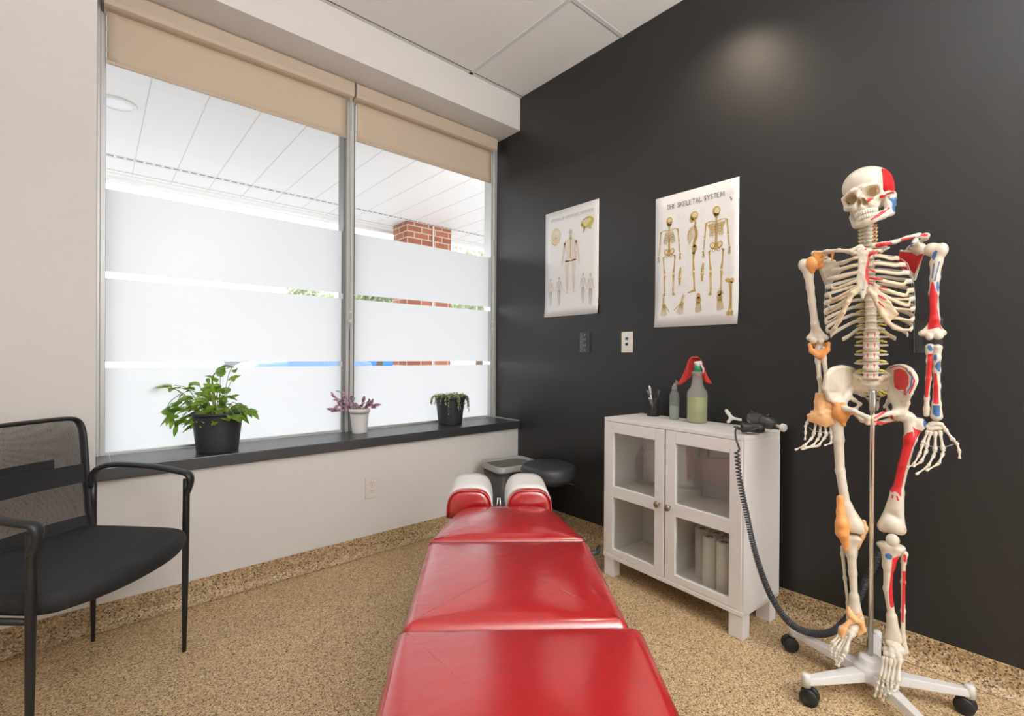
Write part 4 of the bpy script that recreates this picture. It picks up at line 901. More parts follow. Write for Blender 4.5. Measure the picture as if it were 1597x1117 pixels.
for x0, x1, nm in ((-.272, -.085, 'left'), (-.022, .165, 'right')):
    # each headrest half: red cushion (long axis along the table) under a white band
    def arch(w, h, z0, n=18):
        out = []
        for k in range(n + 1):
            a = PI * k / n; out.append((-(w / 2) * np.sign(math.cos(a)) * abs(math.cos(a)) ** .62, z0 + h * abs(math.sin(a)) ** .62))
        return out
    w_, c_ = x1 - x0, (x0 + x1) / 2
    def loft(rows, name, m, parent, closed_bottom=True):
        V = []; F = []; n = len(rows[0][1])
        for y, pr in rows: V += [(c_ + p[0], y, p[1]) for p in pr]
        for i in range(len(rows) - 1):
            for k in range(n - 1): a = i * n + k; F.append((a, a + 1, a + n + 1, a + n))
            F.append((i * n + n - 1, i * n, (i + 1) * n, (i + 1) * n + n - 1))
        F.append(tuple(range(n))); F.append(tuple(range((len(rows) - 1) * n, len(rows) * n))[::-1])
        o = mesh_obj(name, V, F, m, parent, True); bm = bmesh.new(); bm.from_mesh(o.data); bmesh.ops.recalc_face_normals(bm, faces=bm.faces); bm.to_mesh(o.data); bm.free(); return o
    ys = [(.965, .80), (.968, .90), (.976, .965), (.99, 1.0), (1.12, 1.0), (1.25, 1.0), (1.268, .96), (1.277, .88), (1.28, .78)]
    hp = loft([(y, [(p[0] * s, .43 + (p[1] - .43) * s) for p in arch(w_, .115, .43)]) for y, s in ys], 'headrest_cushion', M['red_vinyl'], tb)
    hp['label'] = 'red headrest half, %s of the face gap' % nm
    loft([(y, arch(w_ + .010, .141, .41)) for y in (1.002, 1.05, 1.12, 1.19, 1.232)], 'paper_cover', M['white_vinyl'], hp)
    MB().tube(catmull([(c_ + p[0] * 1.005, .972, p[1] * 1.0) for p in arch(w_ * .97, .112, .43, 10)], 3), .0035, 8).obj('piping', M['red_vinyl'], hp, True)
    MB().box((x0 + .01, .97, .395), (x1 - .01, 1.27, .43)).obj('headrest_plate', M['white_vinyl'], tb, bev=.006)
for x in (-.066, -.046): MB().tube([(x, 1.0, .43), (x - .006 * np.sign(x + .056), 1.0, .505)], .003, 8).obj('adjust_rod', M['chrome'], tb, True)
# underframe
f = MB(); f.box((-.24, -.55, .34), (.18, .93, .405)); f.box((-.16, .90, .36), (.10, 1.27, .395)); f.obj('frame', M['black_metal'], tb, bev=.008)
MB().box((-.17, -.30, .05), (.11, .62, .34)).obj('pedestal', M['black_metal'], tb, bev=.02)
MB().box((-.27, -.45, .0), (.21, .78, .05)).obj('base', M['black_metal'], tb, bev=.015)
MB().tube([(.23, .575, .44), (.27, .59, .44), (.285, .62, .445)], .009, 10).obj('drop_lever', M['black_plastic'], tb, True)
#==STOOL_BIN==
st = thing('round_stool', 'round black swivel stool in the corner behind the headrest', 'stool', (1.971, 1.926, 0))
MB().lathe([(0, .395), (.145, .395), (.157, .405), (.160, .42), (.160, .452), (.152, .468), (.135, .477), (0, .481)], 40).obj('seat', M['stool'], st, True)
MB().lathe([(.11, .375), (.11, .395), (0, .395)], 30).obj('seat_plate', M['black_metal'], st)
MB().lathe([(.025, .10), (.025, .30), (.014, .30), (.014, .38)], 20).obj('gas_lift', M['chrome'], st, True)
MB().tube([(.02, -.02, .37), (.10, -.10, .365), (.15, -.13, .335)], .005, 8).obj('height_lever', M['black_metal'], st, True)
for k in range(5):
    a = 2 * PI * k / 5 + .3; e = (.20 * math.cos(a), .20 * math.sin(a))
    l = MB().tube([(0, 0, .105), (e[0] * .5, e[1] * .5, .095), (e[0], e[1], .062)], [(.02, .012), (.017, .011), (.012, .009)], 10, up=(0, 0, 1)).obj('leg', M['black_metal'], st, True)
    MB().lathe([(0, -.012), (.024, -.012), (.025, 0), (.024, .012), (0, .012)], 18, (e[0], e[1], .026), 0, (-math.sin(a), math.cos(a), 0)).obj('caster', M['black_plastic'], l, True)
bn = thing('waste_bin', 'grey rimmed open waste bin in the corner behind the stool', 'bin', (1.985, 2.275, 0), -.15)
def rring(w, d, z, r=.05): return [(p[0], p[1], z) for p in poly_round([(-w, -d), (w, -d), (w, d), (-w, d)], r, 5, 2)]
M['bin_inner'] = mat('bin_inner', (0.13, 0.13, 0.12), 0.6)  # inner wall, a darker grey than the rim
def shell(rings, name, m, parent):
    n = len(rings[0]); V = [p for R in rings for p in R]; F = []
    for i in range(len(rings) - 1):
        for k in range(n): a = i * n + k; b = i * n + (k + 1) % n; F.append((a, b, b + n, a + n))
    if name != 'bin_rim': F.append(tuple(range(n))[::-1] if name == 'bin_body' else tuple(range((len(rings) - 1) * n, len(rings) * n)))
    return mesh_obj(name, V, F, m, parent, True)
shell([rring(.115, .085, 0.0), rring(.150, .118, .40), rring(.146, .114, .40)], 'bin_body', M['bin_dark'], bn)
shell([rring(.148, .116, .395), rring(.160, .128, .392), rring(.162, .130, .405), rring(.158, .126, .408), rring(.160, .128, .425), rring(.156, .124, .432), rring(.150, .118, .430), rring(.144, .112, .415)], 'bin_rim', M['bin_grey'], bn)
shell([rring(.144, .112, .4155), rring(.1435, .1115, .4165), rring(.110, .080, .03)], 'bin_inner', M['bin_inner'], bn)
#==CABINET==
cb = thing('glass_door_cabinet', 'white cabinet with two glazed doors against the black wall', 'cabinet', (1.886, .785, 0), math.atan2(-.997, -.079))
CW, CD, CZ0, CZ1 = .72, .295, .097, .795
WP = M['white_paint']
MB().box((-CW, 0, CZ1 - .018), (0, CD, CZ1)).obj('top', WP, cb, bev=.002)
MB().box((-.018, .001, CZ0), (0, CD, CZ1 - .018)).obj('side_panel', WP, cb, bev=.001)
MB().box((-CW, .001, CZ0), (-CW + .018, CD, CZ1 - .018)).obj('side_panel', WP, cb, bev=.001)
MB().box((-CW, -.003, CZ0 - .004), (0, CD, CZ0 + .014)).obj('bottom', WP, cb, bev=.002)
MB().box((-CW + .018, CD - .008, CZ0 + .014), (-.018, CD, CZ1 - .018)).obj('back_panel', WP, cb)
MB().box((-CW + .018, .03, .422), (-.018, CD - .008, .438)).obj('shelf', WP, cb)
MB().box((-CW / 2 - .009, .025, CZ0 + .014), (-CW / 2 + .009, CD - .008, CZ1 - .018)).obj('divider', WP, cb)
for x, y in ((-.062, .004), (-CW + .002, .004), (-.062, CD - .072), (-CW + .002, CD - .072)):
    MB().box((x, y, 0), (x + .058, y + .052, CZ0 - .004)).obj('leg', WP, cb, bev=.002)
def door(x0, x1, knob_x, lbl):
    z0, z1, y0, y1 = CZ0 + .016, CZ1 - .020, -.001, .019
    sw = .050; d = MB()
    d.box((x0, y0, z0), (x0 + sw, y1, z1)); d.box((x1 - sw, y0, z0), (x1, y1, z1))
    for a, b in ((z0, .145), (.402, .458), (.722, z1)): d.box((x0 + sw, y0, a), (x1 - sw, y1, b))
    o = d.obj('door', WP, cb, label=lbl, bev=.0015)
    for a, b in ((.145, .402), (.458, .722)):
        MB().box((x0 + sw - .004, .008, a - .004), (x1 - sw + .004, .011, b + .004)).obj('door_glass', M['cab_glass'], o)
    MB().lathe([(0, 0), (.005, 0), (.005, .010), (.011, .013), (.0145, .019), (.014, .024), (.009, .028), (0, .029)], 20, (knob_x, y0, .437), 0, (0, -1, 0)).obj('knob', M['knob'], o, True)
    for z in (.22, .66): MB().box((x0 + .001 if lbl.startswith('left') else x1 - .02, .018, z - .02), (x0 + .02 if lbl.startswith('left') else x1 - .001, .03, z + .02)).obj('hinge', M['steel'], o)
door(-CW + .010, -CW / 2 - .004, -CW / 2 - .028, 'left glazed door')
door(-CW / 2 + .004, -.010, -CW / 2 + .028, 'right glazed door, the paper rolls behind its lower pane')
# paper rolls standing inside the lower right compartment
cM = Matrix.Translation((1.886, .785, 0)) @ Matrix.Rotation(math.atan2(-.997, -.079), 4, 'Z')
rolls = [((-.200, .100), 'paper roll standing front centre behind the lower right cabinet pane'), ((-.130, .092), 'paper roll standing at the front right behind the lower right cabinet pane'),
         ((-.275, .165), 'leftmost paper roll behind the lower right cabinet pane'), ((-.205, .165), 'paper roll in the back row between the leftmost and the rightmost rolls in the cabinet'), ((-.135, .160), 'paper roll at the back right behind the lower right cabinet pane')]
for (x, y), lab in rolls:
    p = cM @ Vector((x, y, CZ0 + .0142)); t = thing('paper_roll', lab, 'paper roll', p, 0, 'table paper rolls in the cabinet')
    MB().lathe([(.0305, 0), (.0315, .002), (.0315, .213), (.0305, .215), (.015, .215), (.0145, .208)], 28).obj('paper', M['paper'], t, True)
    MB().lathe([(.0148, .2), (.0148, .2145), (.0128, .2145), (.0128, .1), (0, .1)], 20).obj('core', M['core'], t, True)
# ------------------------------------------------------------------ on top of the cabinet
T0 = .7952
p = on_x(1018.5, 642, 2.175); q = Vector((p.x, p.y, T0))
cup = thing('pen_cup', 'black wire mesh pen cup on the cabinet top', 'pen cup', q)
M['cup_mesh'] = mesh_fabric('cup_mesh', (.02, .02, .022), .55, 380)
V, F = lathe([(.031, .002), (.034, .085)], 32); mesh_obj('cup_wall', V, F[:-2] if len(F) > 33 else F, M['cup_mesh'], cup, True)
MB().lathe([(.031, 0), (.0315, .004), (0, .004)], 28).obj('cup_base', M['black_metal'], cup, True)
MB().tube([(.0345 * math.cos(a), .0345 * math.sin(a), .086) for a in np.linspace(0, 2 * PI, 33)], .0016, 6, caps=False).obj('cup_rim', M['black_metal'], cup, True)
pens = [(-.010, -.008, -.34, .10, 'pen_silver', 'silver pen leaning furthest left in the mesh cup', .138), (-.002, .006, -.16, .05, 'pen_white', 'white pen with clip standing tallest in the mesh cup', .152), (.006, -.006, .20, -.12, 'pen_dark', 'black pen leaning right in the mesh cup', .135),
        (.012, .008, .30, .10, 'pen_silver', 'grey pen leaning right behind the black pen in the mesh cup', .130), (-.012, .010, -.05, .30, 'pen_dark', 'dark pen at the back of the mesh cup', .130)]
viewx = Vector((CR.x, CR.y, 0)).normalized(); viewy = Vector((-viewx.y, viewx.x, 0))
for dx, dy, lx, ly, mm, lab, ln in pens:
    t = thing('pen', lab, 'pen', (0, 0, 0), 0, 'pens in the mesh cup')
    b = q + viewx * (dx * .6 - lx * .045) + viewy * (dy * .6) + Vector((0, 0, .0055)); d = (viewx * lx + viewy * ly + Vector((0, 0, 1))).normalized()
    t.location = b
    MB().tube([(0, 0, 0), tuple(d * .01), tuple(d * (ln * .7))], [.0012, .0042, .0042], 10).obj('barrel', M[mm], t, True)
    MB().tube([tuple(d * (ln * .7)), tuple(d * (ln * .98)), tuple(d * ln)], [.0048, .0048, .003], 10).obj('cap', M['pen_white' if mm == 'pen_white' else 'pen_dark'], t, True)
    MB().tube([tuple(d * (ln * .72) + viewx * .006), tuple(d * (ln * .96) + viewx * .006)], .0012, 6).obj('clip', M['pen_silver'], t, True)
p = on_x(1051.5, 647, 2.135); sb = thing('small_squeeze_bottle', 'small clear bottle half full of gel on the cabinet top beside the spray bottle', 'bottle', (p.x, p.y, T0))
MB().lathe([(.022, 0), (.024, .004), (.024, .115), (.020, .132), (.012, .142), (.011, .150)], 28).obj('bottle_body', M['pet_clear'], sb, True)
MB().lathe([(0, .002), (.0225, .003), (.0225, .068), (0, .068)], 28).obj('gel', M['gel'], sb, True)
MB().lathe([(.013, .146), (.013, .160), (.011, .164), (.006, .168), (.005, .178), (0, .180)], 20).obj('cap', M['pet_milky'], sb, True)
MB().tube([(0, 0, .164), (.014, -.006, .180), (.006, -.004, .192)], [.006, .009, .004], 10).obj('flip_lid', M['pet_milky'], sb, True)
p = on_x(1087, 654.5, 2.115); SP = Vector((p.x, p.y, T0))
sp = thing('spray_bottle', 'large clear spray bottle of green cleaner on the cabinet top', 'spray bottle', SP)
MB().lathe([(.040, 0), (.044, .004), (.045, .02), (.045, .135), (.044, .145), (.036, .158), (.030, .165), (.026, .175), (.023, .20), (.0215, .222), (.026, .224), (.026, .236), (.021, .240), (.016, .242)], 36).obj('bottle_body', M['pet_milky'], sp, True)
MB().lathe([(0, .003), (.0425, .005), (.043, .12), (0, .12)], 32).obj('cleaner', M['soap'], sp, True)
MB().lathe([(.0165, .236), (.0165, .262), (.014, .266), (0, .266)], 24).obj('green_collar', M['trigger_green'], sp, True)
hd = MB(); hd.tube([tuple(-viewx * .012 + Vector((0, 0, .275))), tuple(viewx * .018 + Vector((0, 0, .280)))], [(.010, .011), (.010, .009)], 12); hd.tube([(0, 0, .262), (0, 0, .278)], .010, 12)
hd.tube([tuple(viewx * .016 + Vector((0, 0, .272))), tuple(viewx * .028 + Vector((0, 0, .25))), tuple(viewx * .026 + Vector((0, 0, .232)))], [.005, .004, .003], 8); hd.obj('trigger_head', M['trigger_white'], sp, True)
# red cloth draped over the spray head: folded square hanging over a point
cl_V, cl_F = [], []; NR, NA = 14, 56
for j in range(NR + 1):
    s = j / NR
    for i in range(NA):
        a = 2 * PI * i / NA; L_ = .118 + .026 * math.cos(2 * a + .5) + .008 * math.sin(3 * a)
        fold = 1 + .34 * s * math.sin(5 * a + .8) + .16 * s * math.sin(9 * a + .3) + .08 * math.sin(14 * a + 5 * s)
        r = .020 * min(1, s * 4) ** .6 + .026 * s ** 1.2 * fold * (1 + .55 * math.cos(2 * a))
        z = .306 - (max(0, s - .10) ** 1.1) * L_ * .98 + .003 * math.sin(7 * a + 4 * s) * s
        off = viewx * (r * math.cos(a) * 1.05 - .003) + viewy * (r * math.sin(a) * .75 + .024)
        if s > .2 and off.dot(viewy) < .004: off = off - viewy * (off.dot(viewy) - .004) * .6   # gathered behind the nozzle
        cl_V.append(SP + Vector((off.x, off.y, z)))
for j in range(NR):
    for i in range(NA):
        a_ = 2 * PI * (i + .5) / NA
        if j > 1 and math.sin(a_) < -.30: continue      # opening at the front where the nozzle pokes out
        b_ = j * NA + i; c_ = j * NA + (i + 1) % NA; cl_F.append((b_, c_, c_ + NA, b_ + NA))
cl_F.append(tuple(range(NA)))
co = mesh_obj('cleaning_cloth', cl_V, cl_F, M['cloth'], None, True); so_ = co.modifiers.new('thick', 'SOLIDIFY'); so_.thickness = .0025
tag(co, 'red microfibre cloth draped over the spray bottle head', 'cloth')
# adjusting gun lying on its side, tip sticking out over the cabinet edge
GX = lambda px, py, x: on_x(px, py + 4, x)
gun = thing('adjusting_gun', 'black handheld adjusting gun with white round tip, lying on the cabinet corner', 'adjusting gun', (0, 0, 0))
tipp = GX(1221, 663, 2.02); bk = GX(1170, 647, 2.07)
ax_ = (tipp - bk).normalized()
bar = [bk - ax_ * .006, bk, bk.lerp(tipp, .15), bk.lerp(tipp, .45), bk.lerp(tipp, .66), bk.lerp(tipp, .74), bk.lerp(tipp, .78)]
MB().tube(bar, [.014, .022, .026, .027, .024, .019, .012], 22).obj('barrel', M['gun_grey'], gun, True)
MB().tube([bk.lerp(tipp, .40), bk.lerp(tipp, .44)], .0285, 22).obj('barrel_ring', M['black_plastic'], gun, True)
MB().tube([bk.lerp(tipp, .76), bk.lerp(tipp, .94)], .006, 12).obj('plunger', M['steel'], gun, True)
MB().lathe([(0, -.004), (.010, -.004), (.0155, .002), (.0155, .013), (.010, .018), (0, .019)], 20, tipp - ax_ * .006, 0, ax_).obj('tip', M['tip_white'], gun, True, label='white rubber tip')
hA = GX(1193, 664, 1.985); hB = GX(1155, 659, 1.955)
hA.z = .822; hB.z = .820
hp_ = catmull([hA, hA.lerp(hB, .35), hA.lerp(hB, .75), hB], 4)
MB().tube(hp_, [(.012, .012), (.020, .018), (.023, .021), (.024, .022), (.022, .020), (.021, .019), (.020, .018), (.020, .018), (.021, .019), (.022, .020), (.023, .021), (.022, .021), (.017, .016)], 16).obj('handle', M['black_plastic'], gun, True)
tg = hA.lerp(hB, .45); MB().tube(catmull([tg + Vector((-.012, -.020, .0)), tg + Vector((-.030, -.002, -.004)), hB + Vector((-.022, .002, -.004))], 5), .0055, 8).obj('trigger', M['black_plastic'], gun, True)
dl = bk.lerp(tipp, .55) + Vector((0, 0, .026)); MB().lathe([(0, -.008), (.011, -.008), (.012, 0), (.011, .008), (0, .008)], 16, dl, 0, ax_).obj('dial', M['black_plastic'], gun, True)
MB().lathe([(0, -.006), (.012, -.006), (.012, .006), (0, .006)], 16, bk.lerp(tipp, .05) + Vector((0, 0, .020)), 0, ax_).obj('rear_knob', M['black_plastic'], gun, True)
fk = SDF(); fa = [GX(1155, 651, 2.12), GX(1141, 648, 2.15), GX(1133, 645, 2.17), GX(1136, 654, 2.15), GX(1133, 637, 2.18)]
fa[3].z = max(fa[3].z, .803)
fk.chain([np.array(fa[0]), np.array(fa[1])], [.0055, .0070], .004).chain([np.array(fa[1]), np.array(fa[4])], [.0085, .0080], .006).chain([np.array(fa[1]), np.array(fa[3])], [.0085, .0075], .006)
fo = sdf_obj('forked_attachment', fk, .0016, M['tip_white'], None); tag(fo, 'white forked plastic attachment propped behind the gun on the cabinet', 'attachment')
rg = GX(1160, 651, 2.11); rg.z = .807
ro = MB().lathe([(.006, -.006), (.011, -.006), (.011, .006), (.006, .006), (.006, -.006)], 20, rg, 0, (0.6, .6, .1)).obj('clear_ring_tip', M['pet_clear'], None, True); tag(ro, 'small clear ring tip between the forked attachment and the gun', 'tip')
# cord: short smooth lead, tight coil, then grey cable up to the outlet behind the skeleton
cd = thing('coiled_cord', 'black coiled power cord looping from the gun to the wall outlet', 'cord', (0, 0, 0))
def hx(x, px, py): return on_x(px, py, x)
lead = [hB - (hA - hB).normalized() * .024, GX(1150, 662, 1.925), at_depth(1147, 672, 1.83), at_depth(1148, 685, 1.80), at_depth(1153, 700, 1.79), at_depth(1150, 704, 1.79)]
MB().tube(catmull([tuple(v) for v in lead], 6), .0035, 8).obj('smooth_lead', M['coil'], cd, True)
path = [at_depth(1149, 703, 1.79), at_depth(1153, 745, 1.78), at_depth(1164, 800, 1.765), at_depth(1180, 870, 1.75), at_depth(1205, 935, 1.74), at_depth(1240, 978, 1.72), at_depth(1290, 988, 1.74), at_depth(1325, 960, 1.77), at_depth(1352, 905, 1.80), at_depth(1374, 858, 1.82), at_depth(1392, 810, 1.83), at_depth(1408, 760, 1.82), at_depth(1414, 725, 1.80), at_depth(1418, 700, 1.79)]
PP = catmull([tuple(v) for v in path], 40); PP = np.array(PP)
sl_ = np.concatenate([[0], np.cumsum(np.linalg.norm(np.diff(PP, axis=0), axis=1))]); Ltot = sl_[-1]
# pitch widens at the hanging top end
ss = np.linspace(0, Ltot, 4200); Pc = np.stack([np.interp(ss, sl_, PP[:, i]) for i in range(3)], 1)
Tn = np.gradient(Pc, axis=0); Tn /= np.linalg.norm(Tn, axis=1)[:, None]
pitch = np.interp(ss / Ltot, [0, .12, .3, 1], [.0150, .0095, .0074, .0070]); ph = np.cumsum(np.gradient(ss) / pitch) * 2 * PI
n0 = np.array([1.0, 0, 0]); HV = []
for i in range(len(ss)):
    n0 = n0 - Tn[i] * (n0 @ Tn[i]); n0 /= np.linalg.norm(n0); b0 = np.cross(Tn[i], n0)
    r = .0078 if ss[i] / Ltot < .25 else .0078 + .0022 * min(1, (ss[i] / Ltot - .25) / .2)
    HV.append(Pc[i] + r * (n0 * math.cos(ph[i]) + b0 * math.sin(ph[i])))
V, F = sweep(HV, .0031, 6); mesh_obj('coil', V, F, M['coil'], cd, True)
top_ = [at_depth(1418, 700, 1.79), at_depth(1423, 652, 1.81), at_depth(1443, 556, 1.86), on_x(1446, 540, 2.20), on_x(1447, 533, 2.236)]
MB().tube([tuple(v) for v in top_], .0042, 8).obj('straight_cable', M['cable_grey'], cd, True)
pl = on_x(1447, 531, 2.225); MB().box((pl.x - .012, pl.y - .014, pl.z - .012), (2.238, pl.y + .014, pl.z + .012)).obj('plug', M['black_plastic'], cd, bev=.003)
#==PLANTS==
def pot(name, label, c, r0, r1, h, m, lip, cat='plant'):
    t = thing(name, label, cat, c)
    prof = [(r0 * .97, 0), (r0, .004)] + [(r0 + (r1 - r0) * k / 8, .004 + (h - .004) * k / 8) for k in range(1, 8)]
    prof += [(r1 - .002, h - lip), (r1 + .004, h - lip + .002), (r1 + .005, h - .002), (r1 + .003, h), (r1 - .003, h), (r1 - .006, h - .03), (r1 - .012, h - .035)]
    o = MB().lathe(prof, 40, (0, 0, 0)).obj('pot', m, t, True)
    MB().lathe([(r1 - .008, h - .028), (r1 * .5, h - .022), (0, h - .02)], 24).obj('soil', M['soil'], t, True)
    return t
def leaf(V, F, base, d, L_, w, up=Vector((0, 0, 1)), curl=.3, n=6, fold=.25, lobes=0):
    """pointed folded leaf growing from base along d and bending down"""
    d = Vector(d).normalized(); s = d.cross(up); s = s.normalized() if s.length > 1e-3 else Vector((1, 0, 0)); nrm = s.cross(d).normalized(); k = len(V)
    for i in range(n + 1):
        t = i / n; c = base + d * (L_ * t) - nrm * 0 - Vector((0, 0, 1)) * (curl * L_ * t * t); ww = w * math.sin(PI * min(1, t * .93 + .05)) ** .75 * (1 - .35 * t)
        if lobes and i % 2: ww *= .72
        V += [c - s * ww + nrm * (fold * ww), c, c + s * ww + nrm * (fold * ww)]
    for i in range(n):
        a = k + 3 * i; F += [(a, a + 1, a + 4, a + 3), (a + 1, a + 2, a + 5, a + 4)]
c1 = Vector((.434, 2.604, ZS)); P1 = pot('potted_plant', 'bushy green pothos in a large charcoal pot, at the left end of the sill', (c1.x, c1.y, c1.z), .086, .105, .183, M['pot_dark'], .012)
r = random.Random(11); V, F = [], []; stems = MB()
vx, vy = viewx, viewy
def W(px, py, dy=0.0):  # a spot beside the plant, in the plant's own frame
    d = ray(px, py); dd = Vector((c1.x, c1.y, 0)); k = dd.dot(viewy) / d.dot(viewy); return EYEP + d * (k + dy) - c1
tips = [(345, 577, .0), (362, 572, .01), (330, 590, 0), (365, 588, .01), (322, 605, .02), (338, 605, -.02), (345, 618, -.03), (244, 601, .02), (258, 604, .02), (272, 601, .02), (292, 608, 0), (302, 600, .01), (285, 622, -.03), (270, 630, -.02), (262, 642, 0), (268, 652, -.02), (280, 655, -.04), (290, 640, -.04), (300, 635, -.05), (312, 625, -.05), (320, 640, -.06), (330, 650, -.07), (305, 655, -.06), (296, 662, -.05), (318, 655, -.08), (338, 640, -.06), (350, 630, .0), (362, 618, .02), (356, 640, -.03), (372, 632, .0), (384, 636, 0), (378, 648, -.03), (368, 652, -.06), (390, 640, .02), (352, 606, .03), (313, 612, .02), (330, 622, .03), (300, 646, .0), (276, 640, .03), (324, 610, -.01), (345, 625, .04), (310, 640, .05), (336, 655, -.08), (370, 640, .03), (292, 628, .01), (316, 632, -.03), (355, 650, -.07), (284, 648, -.02), (332, 636, -.05), (308, 648, -.07), (296, 652, -.05)]
root = Vector((0, 0, .155))
for i, (px, py, dy) in enumerate(tips):
    p = W(px, py, dy); h0 = Vector((p.x * .25, p.y * .25, .155)); midp = h0.lerp(p, .55) + Vector((0, 0, .035 + .02 * r.random()))
    stems.tube(catmull([h0, midp, p], 4), [.0022] * 4 + [.0016] * 5, 6)
    out = (p - Vector((0, 0, .17))); out.z *= .35; out = out.normalized() if out.length > .01 else Vector((0, -1, 0))
    for q_ in range(r.choice((2, 2, 3, 3))):
        d = out + Vector((r.uniform(-.7, .7), r.uniform(-.7, .7), r.uniform(-.3, .35))); sc = r.uniform(.045, .070)
        leaf(V, F, p - d.normalized() * sc * .45 + Vector((r.uniform(-.012, .012), r.uniform(-.012, .012), r.uniform(-.01, .01))), d, sc, sc * r.uniform(.32, .44), curl=r.uniform(.1, .7), fold=.2, up=Vector((r.uniform(-.5, .5), -.5, 1)), lobes=r.random() < .4)
stems.tube(catmull([Vector((.0, 0, .16)), W(335, 630), W(331, 605), W(333, 585), W(350, 574)], 5), [.005] * 10 + [.003] * 11, 8)
for pts in ([(284, 662), (270, 655), (262, 640), (268, 628)], [(270, 660), (263, 648), (263, 630), (280, 615)]):
    stems.tube(catmull([W(*a) for a in pts], 5), .0018, 6)
for pts in ((270, 650), (264, 645), (276, 662)):
    leaf(V, F, W(*pts), (-.2, -.1, -1), .06, .012, up=Vector((0, 1, .1)), curl=0)
mesh_obj('foliage', V, F, M['leaf_green'], P1, True); stems.obj('stem', M['stem_green'], P1, True)
c2 = Vector((1.163, 2.680, ZS)); P2 = pot('potted_plant', 'purple striped plant in a small white pot at the window mullion', tuple(c2), .042, .056, .142, M['pot_white'], .022)
V, F = [], []; stems = MB()
for px, py, lx, L_ in ((520, 618, -.5, 4), (530, 612, -.2, 5), (545, 622, .2, 4), (526, 632, -.8, 5), (518, 640, -1, 4), (535, 640, -.3, 4), (548, 632, .2, 3), (565, 622, .1, 4), (578, 628, .7, 4), (572, 634, .6, 3), (560, 635, .2, 3), (583, 633, 1, 3)):
    d = ray(px, py); k = Vector((c2.x, c2.y, 0)).dot(viewy) / d.dot(viewy); p = EYEP + d * k - c2
    p.y += r.uniform(-.02, .01)
    h0 = Vector((p.x * .2, p.y * .2, .12)); stems.tube(catmull([h0, h0.lerp(p, .5) + Vector((0, 0, .012)), p], 4), .0016, 6)
    for q_ in range(L_):
        dd = viewx * (lx + r.uniform(-.8, .8)) + Vector((0, 0, r.uniform(-.1, 1.0))) - viewy * r.uniform(-.2, .8); sc = r.uniform(.034, .050)
        leaf(V, F, p - (p - h0) * (.14 * q_), dd, sc, sc * .26, curl=.12, fold=.35, up=Vector((0, -1, .6)))
mesh_obj('foliage', V, F, M['leaf_purple'], P2, True); stems.obj('stem', M['stem_brown'], P2, True)
c3 = Vector((1.780, 2.655, ZS)); P3 = pot('potted_plant', 'trailing small-leaved succulent in a dark pot at the right end of the sill', tuple(c3), .078, .098, .188, M['pot_dark'], .022)
V, F = [], []; stems = MB()
for i in range(230):
    a = r.uniform(0, 2 * PI); q_ = .095 * math.sqrt(r.random()); b = Vector((q_ * math.cos(a), q_ * math.sin(a), .182 + r.uniform(0, .018)))
    leaf(V, F, b, (r.uniform(-1, 1), r.uniform(-1, 1), r.uniform(.0, 1)), .016, .0055, curl=.2, n=3)
for i in range(26):
    a = r.choice((r.uniform(-.6, .9), r.uniform(2.4, 3.8), r.uniform(-2.6, -.6))); d = Vector((math.cos(a), math.sin(a), 0)); ln = r.uniform(.03, .12)
    pts = [d * .085 + Vector((0, 0, .186)), d * .108 + Vector((0, 0, .190)), d * .122 + Vector((0, 0, .188 - ln * .4)), d * .126 + Vector((0, 0, .185 - ln))]
    cc = catmull(pts, 6); stems.tube(cc, .0008, 5)
    for p in cc[4:]:
        for q_ in range(2): leaf(V, F, Vector(p), (r.uniform(-1, 1), r.uniform(-1, 1), r.uniform(-.8, .3)), .011, .005, curl=.2, n=3)
mesh_obj('foliage', V, F, M['leaf_pale'], P3, True); stems.obj('stem', M['stem_green'], P3, True)
#==SKELETON==
HUB = (1.927, .393); SKR = math.atan2(-.97982, .19989)
sk = thing('anatomical_skeleton', 'life-size anatomical skeleton with red and blue painted muscle areas on a white castered stand', 'skeleton', (HUB[0], HUB[1], 0), SKR)
_h = Vector((HUB[0], HUB[1], 0)); _dy = _h.normalized(); _dx = Vector((_dy.y, -_dy.x, 0))
def S(px, py, y=0.0):
    d = ray(px, py); k = (_h.dot(_dy) + y) / Vector((d.x, d.y, 0)).dot(_dy); p = EYEP + d * k
    return np.array([(p - _h).dot(_dx), y, p.z])
def Sxz(pts, y): return [tuple(S(a, b, y)[[0, 2]]) for a, b in pts]
def zA(x, y): return 1200 + x / 3.384, 230 + y / 3.384      # coordinates noted on enlarged views
def z2(x, y): return 1230 + x / 6.388, 360 + y / 6.388
def z3(x, y): return 1270 + x / 6.983, 520 + y / 6.983
BN = M['bone']
